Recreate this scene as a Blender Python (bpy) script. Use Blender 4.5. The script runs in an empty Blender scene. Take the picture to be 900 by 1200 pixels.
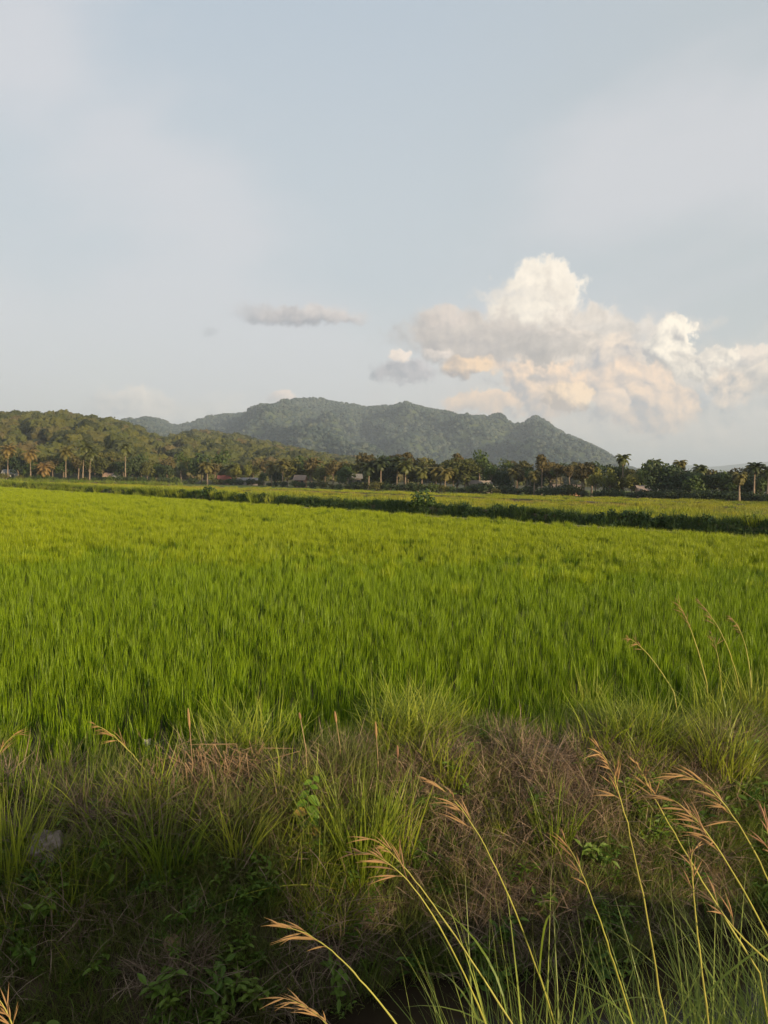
import bpy, math, random
import numpy as np
from mathutils import Vector, Matrix, Euler, noise as mnoise

R = math.radians
rnd = random.Random(7)
scene = bpy.context.scene
col = scene.collection

# ------------------------------------------------------------------ camera
F = 936.0
EYE = 3.0
cam = bpy.data.cameras.new("camera")
cam.sensor_fit = 'HORIZONTAL'
cam.sensor_width = 36
cam.lens = 36 * F / 900
cam.clip_start = 0.05
cam.clip_end = 60000
cam_o = bpy.data.objects.new("camera", cam)
col.objects.link(cam_o)
ROT = Matrix.Rotation(R(90 - 2.263), 3, 'X') @ Matrix.Rotation(R(1.146), 3, 'Z')
cam_o.matrix_world = Matrix.Translation((0, 0, EYE)) @ ROT.to_4x4()
scene.camera = cam_o


def ray(px, py):
    return ROT @ Vector(((px - 450) / F, -(py - 600) / F, -1.0))


def ground_at(px, py, z=0.0):
    d = ray(px, py)
    return Vector((0, 0, EYE)) + d * ((z - EYE) / d.z)


def at(px, py, dist):
    d = ray(px, py)
    return Vector((0, 0, EYE)) + d * (dist / d.y)


# ------------------------------------------------------------------ light
SUN_EL, SUN_AZ = 10.5, 46.0     # azimuth measured from straight behind the viewer towards the right
sun_dir = Vector((math.sin(R(SUN_AZ)) * math.cos(R(SUN_EL)), -math.cos(R(SUN_AZ)) * math.cos(R(SUN_EL)), math.sin(R(SUN_EL))))
sl = bpy.data.lights.new("sun", 'SUN')
sl.energy = 5.0
sl.angle = R(0.6)
sl.color = (1.0, 0.79, 0.50)
so = bpy.data.objects.new("sun", sl)
so.rotation_euler = sun_dir.to_track_quat('Z', 'Y').to_euler()
so.location = (30, -30, 60)
col.objects.link(so)

# ------------------------------------------------------------------ world sky with clouds
world = bpy.data.worlds.new("World")
scene.world = world
world.use_nodes = True
world.cycles.sampling_method = 'MANUAL'
world.cycles.sample_map_resolution = 256
wt = world.node_tree
wt.nodes.clear()
BG = 0.1


class X:
    """a node socket that can be written into arithmetic"""
    tree = None

    def __init__(s, v): s.v = v

    def __add__(s, o): return mth('ADD', s, o)
    def __radd__(s, o): return mth('ADD', s, o)
    def __sub__(s, o): return mth('SUBTRACT', s, o)
    def __rsub__(s, o): return mth('SUBTRACT', o, s)
    def __mul__(s, o): return mth('MULTIPLY', s, o)
    def __rmul__(s, o): return mth('MULTIPLY', s, o)
    def __truediv__(s, o): return mth('DIVIDE', s, o)


def mth(op, a, b=None, c=None, clamp=False):
    n = X.tree.nodes.new('ShaderNodeMath')
    n.operation = op
    n.use_clamp = clamp
    for i, q in enumerate((a, b, c)):
        if q is None:
            continue
        if isinstance(q, X):
            X.tree.links.new(q.v, n.inputs[i])
        else:
            n.inputs[i].default_value = q
    return X(n.outputs[0])


def sstep(x, lo, hi):
    n = X.tree.nodes.new('ShaderNodeMapRange')
    n.interpolation_type = 'SMOOTHSTEP'
    X.tree.links.new(x.v, n.inputs['Value'])
    n.inputs['From Min'].default_value = lo
    n.inputs['From Max'].default_value = hi
    return X(n.outputs['Result'])


def vec(x, y, z=0.0):
    n = X.tree.nodes.new('ShaderNodeCombineXYZ')
    for i, q in enumerate((x, y, z)):
        if isinstance(q, X):
            X.tree.links.new(q.v, n.inputs[i])
        else:
            n.inputs[i].default_value = q
    return X(n.outputs[0])


def fbm(v, scale, detail=5, rough=0.55, color=False, dim='3D'):
    n = X.tree.nodes.new('ShaderNodeTexNoise')
    n.noise_dimensions = dim
    X.tree.links.new(v.v, n.inputs['Vector'])
    n.inputs['Scale'].default_value = scale
    n.inputs['Detail'].default_value = detail
    n.inputs['Roughness'].default_value = rough
    return X(n.outputs['Color' if color else 'Fac'])


def billow(v, scale, detail=3, rough=0.55):
    n = X.tree.nodes.new('ShaderNodeTexVoronoi')
    n.voronoi_dimensions = '2D'
    n.feature = 'SMOOTH_F1'
    X.tree.links.new(v.v, n.inputs['Vector'])
    n.inputs['Scale'].default_value = scale
    n.inputs['Detail'].default_value = detail
    n.inputs['Roughness'].default_value = rough
    n.inputs['Smoothness'].default_value = 0.4
    n.normalize = True
    return 1.0 - X(n.outputs['Distance'])


def mixc(f, a, b):
    n = X.tree.nodes.new('ShaderNodeMix')
    n.data_type = 'RGBA'
    if isinstance(f, X):
        X.tree.links.new(f.v, n.inputs[0])
    else:
        n.inputs[0].default_value = f
    for i, q in ((6, a), (7, b)):
        if isinstance(q, X):
            X.tree.links.new(q.v, n.inputs[i])
        else:
            n.inputs[i].default_value = (*q, 1)
    return X(n.outputs[2])


def lin(r, g, b, k=1.0):
    def f(c):
        c /= 255
        return (c / 12.92 if c <= 0.04045 else ((c + 0.055) / 1.055) ** 2.4) * k
    return (f(r), f(g), f(b))


def sky_col(r, g, b):
    return lin(r, g, b, 1 / BG)


X.tree = wt
sky = wt.nodes.new('ShaderNodeTexSky')
sky.sky_type = 'NISHITA'
sky.sun_disc = False
sky.sun_elevation = R(SUN_EL)
sky.sun_rotation = math.atan2(sun_dir.x, sun_dir.y)
sky.dust_density = 2.0
tc = wt.nodes.new('ShaderNodeTexCoord')
sep = wt.nodes.new('ShaderNodeSeparateXYZ')
wt.links.new(tc.outputs['Generated'], sep.inputs[0])
dx, dy, dz = (X(sep.outputs[i]) for i in range(3))
U = mth('ARCTAN2', dx, dy) * F
V = mth('ARCTAN2', dz, mth('SQRT', dx * dx + dy * dy)) * F
P = vec(U * 0.01, V * 0.01, 0.0)


def uv_of(px, py):
    d = ray(px, py)
    return math.atan2(d.x, d.y) * F, math.atan2(d.z, math.hypot(d.x, d.y)) * F


nz = fbm(P, 1.1, 5, 0.6, True, '2D')
ns = wt.nodes.new('ShaderNodeSeparateColor')
wt.links.new(nz.v, ns.inputs[0])
wu, wv = X(ns.outputs[0]) - 0.5, X(ns.outputs[1]) - 0.5
nz2 = fbm(P, 5.0, 4, 0.62, True, '2D')
ns2 = wt.nodes.new('ShaderNodeSeparateColor')
wt.links.new(nz2.v, ns2.inputs[0])
wu2, wv2 = X(ns2.outputs[0]) - 0.5, X(ns2.outputs[1]) - 0.5
PW = vec(U * 0.01 + wu * 0.35, V * 0.01 + wv * 0.35, 3.0)
PWo = vec(U * 0.01 + wu * 0.35 + 0.05, V * 0.01 + wv * 0.35 + 0.07, 3.0)
bil = billow(PW, 3.2)
bilo = billow(PWo, 3.2)
relief = bilo - bil                        # slope of the billows towards the low sun on the right

# pale veil over the blue, warmer and lighter towards the horizon
elev = V / 600.0
veil = mixc(sstep(V, 0, 240), sky_col(206, 203, 196), sky_col(179, 186, 191))
veil = mixc(sstep(V, 230, 640), veil, sky_col(163, 175, 187))
veil = mixc(sstep(U + wu * 150, -60, 420) * 0.55, veil, sky_col(172, 177, 178))
big = fbm(vec(U * 0.0016 + V * 0.0008, V * 0.0034 - U * 0.0009, 1.0), 1.0, 4, 0.5, False, '2D')
veil = mixc(sstep(big, 0.38, 0.62) * 0.85, veil, sky_col(193, 193, 196))
veil = mixc(sstep(V, 560, 1000) * 0.75, veil, sky_col(96, 112, 138))
skyc = mixc(0.86, X(sky.outputs[0]), veil)


def puff(c, px, py, rx, ry, lit, dark, soft=0.35, warp=40, wfine=16, kb=0.5, ks=1.6, op=1.0, flat=1.0, bias=0.5, lx=0.28, ly=0.32):
    cu, cv = uv_of(px, py)
    du = (U + wu * warp + wu2 * wfine - cu) / rx
    dv = (V + wv * warp * 0.7 + wv2 * wfine - cv) / ry
    if flat != 1.0:
        dv = mth('MAXIMUM', dv, 0.0) + mth('MINIMUM', dv, 0.0) * flat
    r = mth('SQRT', du * du + dv * dv)
    m = (1.0 - r) + (bil - 0.6) * kb
    mask = sstep(m, 0.0, soft) * op
    sh = mth('ADD', du * lx + dv * ly + bias, relief * ks, clamp=True)
    colr = mixc(sh, tuple(q * 0.73 for q in sky_col(*dark)), tuple(q * 0.94 for q in sky_col(*lit)))
    return mixc(mask, c, colr)


CR, PK, OR, MV, GR = (240, 229, 212), (226, 212, 198), (229, 202, 172), (188, 184, 184), (174, 178, 184)
c = skyc
# broad warm haze behind the cumulus, then clouds from far to near
c = puff(c, 700, 490, 330, 110, (226, 211, 196), (203, 201, 199), soft=1.0, warp=110, wfine=30, kb=0.5, op=0.65)
c = puff(c, 230, 492, 150, 34, (219, 213, 203), (204, 206, 205), soft=0.9, warp=50, wfine=30, kb=0.6, op=0.75)
c = puff(c, 155, 472, 48, 22, (224, 215, 203), (205, 206, 205), soft=0.45, warp=50, wfine=26, op=0.9)
c = puff(c, 331, 467, 18, 9, (232, 214, 200), (206, 203, 202), soft=0.4, warp=20, wfine=16)
c = puff(c, 870, 450, 70, 50, (212, 206, 198), (184, 190, 193), soft=0.7, warp=70, wfine=34, op=0.7)
c = puff(c, 905, 436, 50, 26, (238, 222, 202), (196, 193, 190), soft=0.35, warp=46, wfine=34, kb=1.1, ks=2.6, op=0.9)
c = puff(c, 890, 418, 54, 14, (240, 224, 206), (198, 196, 194), soft=0.5, warp=40, wfine=26, kb=0.8)
c = puff(c, 715, 425, 135, 60, (234, 215, 194), (189, 188, 191), soft=0.8, warp=90, wfine=34, kb=0.9, ks=2.6)
c = puff(c, 628, 352, 52, 42, CR, (210, 204, 198), soft=0.38, warp=70, wfine=40, kb=0.9, ks=1.6, bias=0.75)
c = puff(c, 648, 326, 26, 22, CR, (224, 214, 203), soft=0.6, warp=60, wfine=44, kb=0.9, bias=0.7)
c = puff(c, 585, 345, 44, 7, (226, 218, 208), (216, 212, 207), soft=0.8, warp=40, wfine=24, op=0.7)
c = puff(c, 680, 378, 60, 24, (228, 216, 202), (208, 200, 192), soft=0.5, warp=50, wfine=34, kb=0.9, ks=2.0)
c = puff(c, 740, 383, 110, 10, (226, 216, 204), (208, 201, 194), soft=0.8, warp=30, wfine=24, op=0.8)
c = puff(c, 790, 404, 27, 32, (250, 238, 218), (192, 190, 190), soft=0.24, warp=34, wfine=30, kb=0.8, ks=3.0, bias=0.62, lx=.4)
c = puff(c, 812, 428, 34, 16, (238, 226, 208), (196, 193, 189), soft=0.3, warp=34, wfine=30, kb=0.9, ks=2.6, bias=0.5)
c = puff(c, 846, 422, 22, 15, (246, 233, 213), (192, 190, 190), soft=0.28, warp=30, wfine=26, kb=0.9, ks=2.8, bias=0.58)
c = puff(c, 852, 456, 32, 22, (244, 221, 196), (178, 183, 188), soft=0.5, warp=36, wfine=32, kb=1.1, ks=2.6, op=0.9)
c = puff(c, 812, 470, 28, 13, (190, 192, 193), (172, 178, 183), soft=0.6, warp=30, wfine=26, op=0.8)
c = puff(c, 750, 468, 58, 40, (246, 217, 188), (188, 187, 190), soft=0.28, warp=50, wfine=34, kb=1.2, ks=2.2)
c = puff(c, 716, 474, 19, 16, (246, 220, 194), (194, 192, 192), soft=0.25, warp=24, wfine=22, kb=0.9, op=0.95)
c = puff(c, 635, 452, 56, 42, (247, 216, 184), (193, 189, 189), soft=0.25, warp=46, wfine=34, kb=1.1, ks=2.2)
c = puff(c, 668, 468, 30, 17, (252, 222, 186), (200, 186, 176), soft=0.2, warp=30, wfine=26, kb=0.9, ks=2.6, lx=.4)
c = puff(c, 655, 405, 44, 26, (226, 212, 197), (196, 188, 181), soft=0.35, warp=44, wfine=34, kb=1.0, ks=3.0)
c = puff(c, 560, 472, 44, 13, (246, 214, 182), (200, 191, 186), soft=0.35, warp=36, wfine=28, kb=1.0, op=0.9)
c = puff(c, 560, 396, 112, 36, (206, 195, 184), (182, 177, 176), soft=0.4, warp=60, wfine=24, kb=0.6, ks=1.4, flat=1.1)
c = puff(c, 516, 370, 40, 13, (222, 207, 194), (194, 187, 183), soft=0.5, warp=36, wfine=18, kb=0.5, op=0.95)
c = puff(c, 640, 404, 60, 20, (198, 189, 180), (180, 175, 172), soft=0.6, warp=46, wfine=30, kb=0.8, op=0.8)
c = puff(c, 470, 438, 42, 19, (194, 189, 189), (164, 168, 175), soft=0.5, warp=44, wfine=26, kb=0.8, flat=1.5, ks=2.2)
c = puff(c, 466, 416, 14, 8, (248, 230, 212), (214, 204, 198), soft=0.35, warp=18, wfine=20)
c = puff(c, 510, 414, 22, 8, (236, 219, 204), (204, 198, 194), soft=0.5, warp=24, wfine=22, op=0.85)
c = puff(c, 546, 433, 42, 19, (238, 206, 170), (172, 168, 169), soft=0.5, warp=40, wfine=24, kb=0.8, flat=1.6, ks=2.0, bias=0.6, lx=0.5, ly=0.5)
c = puff(c, 628, 444, 17, 6, (186, 180, 176), (174, 172, 172), soft=0.7, warp=20, wfine=14, op=0.85)
c = puff(c, 357, 369, 94, 16, (206, 197, 191), (170, 172, 178), soft=0.6, warp=50, wfine=18, kb=0.5, ks=1.4, flat=1.4, bias=0.42, ly=.5)
c = puff(c, 248, 388, 15, 6, (190, 192, 195), (182, 187, 192), soft=0.8, warp=24, wfine=14, op=0.7)
c = puff(c, 860, 535, 150, 14, (178, 190, 196), (180, 190, 196), soft=1.0, warp=24, op=0.45)
bgn = wt.nodes.new('ShaderNodeBackground')
bgn.inputs['Strength'].default_value = BG * 0.82
wt.links.new(c.v, bgn.inputs['Color'])
wo = wt.nodes.new('ShaderNodeOutputWorld')
wt.links.new(bgn.outputs[0], wo.inputs['Surface'])


# ------------------------------------------------------------------ materials
def new_mat(name):
    m = bpy.data.materials.new(name)
    m.use_nodes = True
    m.node_tree.nodes.clear()
    X.tree = m.node_tree
    return m, m.node_tree


def leaf_mat(name, cols, trans=0.35, rough=0.5, spec=0.25, patch=None, tip=None):
    """cols: colours spread over the copies; patch: (scale, colour) wide patches by place; tip: colour of the blade tips"""
    m, t = new_mat(name)
    oi = t.nodes.new('ShaderNodeObjectInfo')
    cr = t.nodes.new('ShaderNodeValToRGB')
    el = cr.color_ramp.elements
    while len(el) < len(cols):
        el.new(0.5)
    for i, q in enumerate(cols):
        el[i].position = i / max(1, len(cols) - 1)
        el[i].color = (*q, 1)
    t.links.new(oi.outputs['Random'], cr.inputs[0])
    cc = X(cr.outputs[0])
    ge = t.nodes.new('ShaderNodeNewGeometry')
    if patch:
        n = fbm(X(oi.outputs['Location']), patch[0], 3, 0.6)
        cc = mixc(sstep(n, 0.42, 0.62) * patch[2], cc, patch[1])
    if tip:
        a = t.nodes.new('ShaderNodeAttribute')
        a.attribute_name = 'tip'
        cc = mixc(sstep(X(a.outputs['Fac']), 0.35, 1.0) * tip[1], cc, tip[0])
    # each blade or leaf a little different
    v = fbm(X(ge.outputs['Position']), 7.0, 2, 0.6)
    hs = t.nodes.new('ShaderNodeHueSaturation')
    t.links.new((v * 0.9 + 0.55).v, hs.inputs['Value'])
    t.links.new(cc.v, hs.inputs['Color'])
    pb = t.nodes.new('ShaderNodeBsdfPrincipled')
    t.links.new(hs.outputs[0], pb.inputs['Base Color'])
    pb.inputs['Roughness'].default_value = rough
    pb.inputs['Specular IOR Level'].default_value = spec
    tr = t.nodes.new('ShaderNodeBsdfTranslucent')
    t.links.new(hs.outputs[0], tr.inputs['Color'])
    mx = t.nodes.new('ShaderNodeMixShader')
    mx.inputs[0].default_value = trans
    t.links.new(pb.outputs[0], mx.inputs[1])
    t.links.new(tr.outputs[0], mx.inputs[2])
    o = t.nodes.new('ShaderNodeOutputMaterial')
    t.links.new(mx.outputs[0], o.inputs['Surface'])
    return m


def solid_mat(name, ca, cb, scale=3.0, rough=0.85, bump=0.0, spec=0.3, detail=6, coord='pos', cc2=None):
    m, t = new_mat(name)
    if coord == 'pos':
        ge = t.nodes.new('ShaderNodeNewGeometry')
        p = X(ge.outputs['Position'])
    else:
        tcn = t.nodes.new('ShaderNodeTexCoord')
        p = X(tcn.outputs['Object'])
    n = fbm(p, scale, detail, 0.6)
    cc = mixc(sstep(n, 0.35, 0.65), ca, cb)
    if cc2:
        n2 = fbm(p, scale * 0.17, 4, 0.6)
        cc = mixc(sstep(n2, 0.48, 0.62), cc, cc2)
    pb = t.nodes.new('ShaderNodeBsdfPrincipled')
    t.links.new(cc.v, pb.inputs['Base Color'])
    pb.inputs['Roughness'].default_value = rough
    pb.inputs['Specular IOR Level'].default_value = spec
    if bump:
        b = t.nodes.new('ShaderNodeBump')
        b.inputs['Strength'].default_value = bump
        b.inputs['Distance'].default_value = 0.05
        t.links.new(n.v, b.inputs['Height'])
        t.links.new(b.outputs[0], pb.inputs['Normal'])
    o = t.nodes.new('ShaderNodeOutputMaterial')
    t.links.new(pb.outputs[0], o.inputs['Surface'])
    return m


M = {}
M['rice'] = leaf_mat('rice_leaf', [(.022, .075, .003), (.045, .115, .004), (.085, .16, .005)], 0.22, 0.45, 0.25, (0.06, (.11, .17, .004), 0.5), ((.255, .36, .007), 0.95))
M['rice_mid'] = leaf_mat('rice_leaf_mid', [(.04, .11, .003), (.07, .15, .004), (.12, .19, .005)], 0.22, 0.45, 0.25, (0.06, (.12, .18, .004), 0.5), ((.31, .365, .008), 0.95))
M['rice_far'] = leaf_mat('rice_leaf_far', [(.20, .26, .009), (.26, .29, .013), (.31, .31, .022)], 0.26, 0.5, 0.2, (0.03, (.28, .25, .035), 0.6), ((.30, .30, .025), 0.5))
M['rice_ripe'] = leaf_mat('rice_leaf_ripe', [(.25, .23, .03), (.30, .25, .05), (.33, .26, .06)], 0.3, 0.6, 0.2, (0.05, (.24, .30, .03), 0.6))
M['grass'] = leaf_mat('bank_grass', [(.09, .14, .024), (.14, .19, .03), (.19, .23, .045), (.24, .22, .07)], 0.35, 0.5, 0.25, (0.9, (.17, .15, .06), 0.5), ((.22, .22, .06), 0.4))
M['lush'] = leaf_mat('lush_grass', [(.16, .22, .018), (.25, .30, .022), (.34, .36, .04)], 0.38, 0.45, 0.3, None, ((.30, .34, .06), 0.5))
M['tall'] = leaf_mat('tall_grass', [(.13, .19, .02), (.19, .25, .03), (.27, .31, .05)], 0.35, 0.45, 0.3, None, ((.26, .30, .08), 0.5))
M['straw'] = leaf_mat('straw', [(.21, .14, .08), (.30, .20, .11), (.38, .27, .15)], 0.15, 0.75, 0.1)
M['dry'] = leaf_mat('dead_grass_mat', [(.19, .135, .09), (.26, .185, .125), (.32, .235, .16)], 0.12, 0.8, 0.1)
M['weed'] = leaf_mat('weed_leaf', [(.08, .15, .02), (.13, .21, .024), (.18, .25, .035)], 0.3, 0.5, 0.3)
M['vine'] = leaf_mat('vine_leaf', [(.13, .25, .02), (.18, .30, .03)], 0.4, 0.45, 0.3)
M['vinedry'] = leaf_mat('vine_leaf_yellowing', [(.36, .26, .05), (.40, .28, .06)], 0.3, 0.5, 0.3)
M['stem'] = leaf_mat('grass_stem', [(.34, .33, .06), (.40, .36, .08)], 0.1, 0.45, 0.3)
M['panicle'] = leaf_mat('grass_panicle', [(.34, .20, .085), (.40, .25, .11), (.32, .175, .10)], 0.2, 0.6, 0.2)
M['dike'] = leaf_mat('dike_grass', [(.10, .17, .02), (.16, .22, .03), (.21, .25, .04)], 0.3, 0.55, 0.2, (0.12, (.24, .25, .05), 0.5))
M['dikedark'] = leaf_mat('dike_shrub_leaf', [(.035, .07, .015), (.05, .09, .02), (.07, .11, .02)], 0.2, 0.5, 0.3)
M['leafA'] = leaf_mat('tree_leaf_olive', [(.075, .085, .022), (.10, .105, .025), (.13, .12, .03)], 0.25, 0.55, 0.25)
M['leafB'] = leaf_mat('tree_leaf_green', [(.045, .075, .018), (.065, .10, .02), (.085, .115, .022)], 0.25, 0.5, 0.3)
M['leafC'] = leaf_mat('tree_leaf_brown', [(.095, .08, .03), (.12, .095, .036), (.085, .085, .028)], 0.25, 0.6, 0.2)
M['leafD'] = leaf_mat('tree_leaf_dark', [(.028, .048, .016), (.04, .062, .018), (.05, .07, .02)], 0.2, 0.5, 0.3)
M['leafE'] = leaf_mat('tree_leaf_yellow', [(.14, .15, .025), (.17, .17, .03), (.19, .18, .03)], 0.3, 0.5, 0.25)
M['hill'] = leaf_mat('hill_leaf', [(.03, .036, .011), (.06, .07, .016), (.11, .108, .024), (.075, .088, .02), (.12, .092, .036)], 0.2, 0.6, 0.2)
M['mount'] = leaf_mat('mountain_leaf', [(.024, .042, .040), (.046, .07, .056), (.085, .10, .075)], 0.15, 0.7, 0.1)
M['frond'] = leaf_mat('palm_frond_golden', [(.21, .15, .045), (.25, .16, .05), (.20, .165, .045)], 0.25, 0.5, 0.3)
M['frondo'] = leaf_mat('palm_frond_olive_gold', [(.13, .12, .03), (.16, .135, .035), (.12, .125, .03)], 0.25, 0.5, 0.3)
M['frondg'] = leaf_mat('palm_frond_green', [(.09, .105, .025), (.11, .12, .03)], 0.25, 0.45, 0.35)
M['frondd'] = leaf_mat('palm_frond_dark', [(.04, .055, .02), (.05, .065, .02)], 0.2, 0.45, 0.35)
M['bark'] = solid_mat('bark', (.14, .10, .07), (.24, .18, .13), 2.5, 0.9)
M['palmbark'] = solid_mat('palm_bark', (.18, .135, .095), (.28, .21, .15), 4, 0.9)
M['water'], t = new_mat('ditch_water')
pb = t.nodes.new('ShaderNodeBsdfPrincipled')
pb.inputs['Base Color'].default_value = (.026, .018, .011, 1)
pb.inputs['Roughness'].default_value = 0.12
pb.inputs['IOR'].default_value = 1.33
ge = t.nodes.new('ShaderNodeNewGeometry')
bn = t.nodes.new('ShaderNodeBump')
bn.inputs['Strength'].default_value = 0.15
bn.inputs['Distance'].default_value = 0.02
t.links.new(fbm(X(ge.outputs['Position']), 6, 3).v, bn.inputs['Height'])
t.links.new(bn.outputs[0], pb.inputs['Normal'])
o = t.nodes.new('ShaderNodeOutputMaterial')
t.links.new(pb.outputs[0], o.inputs['Surface'])

# ground: wet mud under the rice, brown soil and litter on the banks
M['ground'], t = new_mat('field_soil')
ge = t.nodes.new('ShaderNodeNewGeometry')
pp = X(ge.outputs['Position'])
n1 = fbm(pp, 5.0, 8, 0.65)
n2 = fbm(pp, 0.9, 4, 0.6)
at_ = t.nodes.new('ShaderNodeAttribute')
at_.attribute_name = 'soil'
cc = mixc(sstep(n1, 0.3, 0.7), (.045, .032, .019), (.13, .095, .058))
cc = mixc(sstep(n2, 0.5, 0.65) * 0.6, cc, (.045, .055, .018))
gr = mixc(sstep(fbm(pp, 0.05, 6, 0.6), 0.4, 0.6), (.085, .13, .012), (.14, .17, .02))
cc = mixc(X(at_.outputs['Fac']), gr, cc)
pb = t.nodes.new('ShaderNodeBsdfPrincipled')
pb.inputs['Roughness'].default_value = 0.95
pb.inputs['Specular IOR Level'].default_value = 0.15
t.links.new(cc.v, pb.inputs['Base Color'])
bn = t.nodes.new('ShaderNodeBump')
bn.inputs['Strength'].default_value = 0.8
bn.inputs['Distance'].default_value = 0.04
t.links.new(n1.v, bn.inputs['Height'])
t.links.new(bn.outputs[0], pb.inputs['Normal'])
o = t.nodes.new('ShaderNodeOutputMaterial')
t.links.new(pb.outputs[0], o.inputs['Surface'])


# ------------------------------------------------------------------ mesh helpers
class MB:
    def __init__(s):
        s.v, s.f, s.tip, s.mi = [], [], [], []

    def quadstrip(s, rows, tips=None, mi=0):
        """rows: list of (left, right) points; last may be a single point"""
        b = len(s.v)
        idx = []
        for k, r_ in enumerate(rows):
            tv = tips[k] if tips else k / max(1, len(rows) - 1)
            ids = []
            for p in r_:
                s.v.append(tuple(p))
                s.tip.append(tv)
                ids.append(len(s.v) - 1)
            idx.append(ids)
        for a, c_ in zip(idx[:-1], idx[1:]):
            if len(c_) == 2:
                s.f.append((a[0], a[1], c_[1], c_[0]))
            else:
                s.f.append((a[0], a[1], c_[0]))
            s.mi.append(mi)

    def face(s, pts, mi=0, tip=0.5):
        b = len(s.v)
        for p in pts:
            s.v.append(tuple(p))
            s.tip.append(tip)
        s.f.append(tuple(range(b, b + len(pts))))
        s.mi.append(mi)

    def tube(s, pts, rad, n=6, mi=0, cap=True):
        pts = [Vector(p) for p in pts]
        b = len(s.v)
        rings = len(pts)
        prev = None
        for i, p in enumerate(pts):
            d = (pts[min(i + 1, rings - 1)] - pts[max(i - 1, 0)])
            if d.length < 1e-9:
                d = Vector((0, 0, 1))
            d.normalize()
            if prev is None:
                a = d.orthogonal().normalized()
            else:
                a = (prev - d * prev.dot(d))
                a = a.normalized() if a.length > 1e-6 else d.orthogonal().normalized()
            prev = a
            bb = d.cross(a)
            r_ = rad[i] if isinstance(rad, (list, tuple)) else rad
            for k in range(n):
                th = 2 * math.pi * k / n
                s.v.append(tuple(p + (a * math.cos(th) + bb * math.sin(th)) * r_))
                s.tip.append(i / max(1, rings - 1))
        for i in range(rings - 1):
            for k in range(n):
                k2 = (k + 1) % n
                s.f.append((b + i * n + k, b + i * n + k2, b + (i + 1) * n + k2, b + (i + 1) * n + k))
                s.mi.append(mi)
        if cap:
            s.f.append(tuple(b + (rings - 1) * n + k for k in range(n)))
            s.mi.append(mi)
            s.f.append(tuple(b + k for k in reversed(range(n))))
            s.mi.append(mi)

    def box(s, lo, hi, mi=0):
        x0, y0, z0 = lo
        x1, y1, z1 = hi
        p = [(x0, y0, z0), (x1, y0, z0), (x1, y1, z0), (x0, y1, z0), (x0, y0, z1), (x1, y0, z1), (x1, y1, z1), (x0, y1, z1)]
        b = len(s.v)
        s.v += p
        s.tip += [0.5] * 8
        for f in ((0, 3, 2, 1), (4, 5, 6, 7), (0, 1, 5, 4), (1, 2, 6, 5), (2, 3, 7, 6), (3, 0, 4, 7)):
            s.f.append(tuple(b + i for i in f))
            s.mi.append(mi)

    def mesh(s, name, mats, smooth=False):
        me = bpy.data.meshes.new(name)
        me.from_pydata(s.v, [], s.f)
        a = me.attributes.new('tip', 'FLOAT', 'POINT')
        a.data.foreach_set('value', s.tip)
        for m in (mats if isinstance(mats, (list, tuple)) else [mats]):
            me.materials.append(m)
        if any(s.mi):
            me.polygons.foreach_set('material_index', s.mi)
        if smooth:
            me.polygons.foreach_set('use_smooth', [True] * len(me.polygons))
        me.update()
        return me


def link(name, me, parent=None, loc=None, coll=None):
    o = bpy.data.objects.new(name, me)
    (coll or col).objects.link(o)
    if parent:
        o.parent = parent
    if loc is not None:
        o.location = loc
    return o


def tag(o, label=None, cat=None, group=None, kind=None):
    if label:
        o['label'] = label
    if cat:
        o['category'] = cat
    if group:
        o['group'] = group
    if kind:
        o['kind'] = kind
    return o


def empty(name, loc, rz=0.0):
    o = bpy.data.objects.new(name, None)
    o.empty_display_size = 0.2
    col.objects.link(o)
    o.location = loc
    o.rotation_euler = (0, 0, rz)
    return o


def copy_tree(o, parent=None):
    c_ = o.copy()
    col.objects.link(c_)
    if parent:
        c_.parent = parent
    for ch in list(o.children):
        copy_tree(ch, c_)
    return c_


def template(meshes, name):
    """an unlinked collection of shapes for the countless stuff"""
    cl = bpy.data.collections.new(name)
    for i, me in enumerate(meshes):
        cl.objects.link(bpy.data.objects.new('%s_%02d' % (name, i), me))
    return cl


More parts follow.
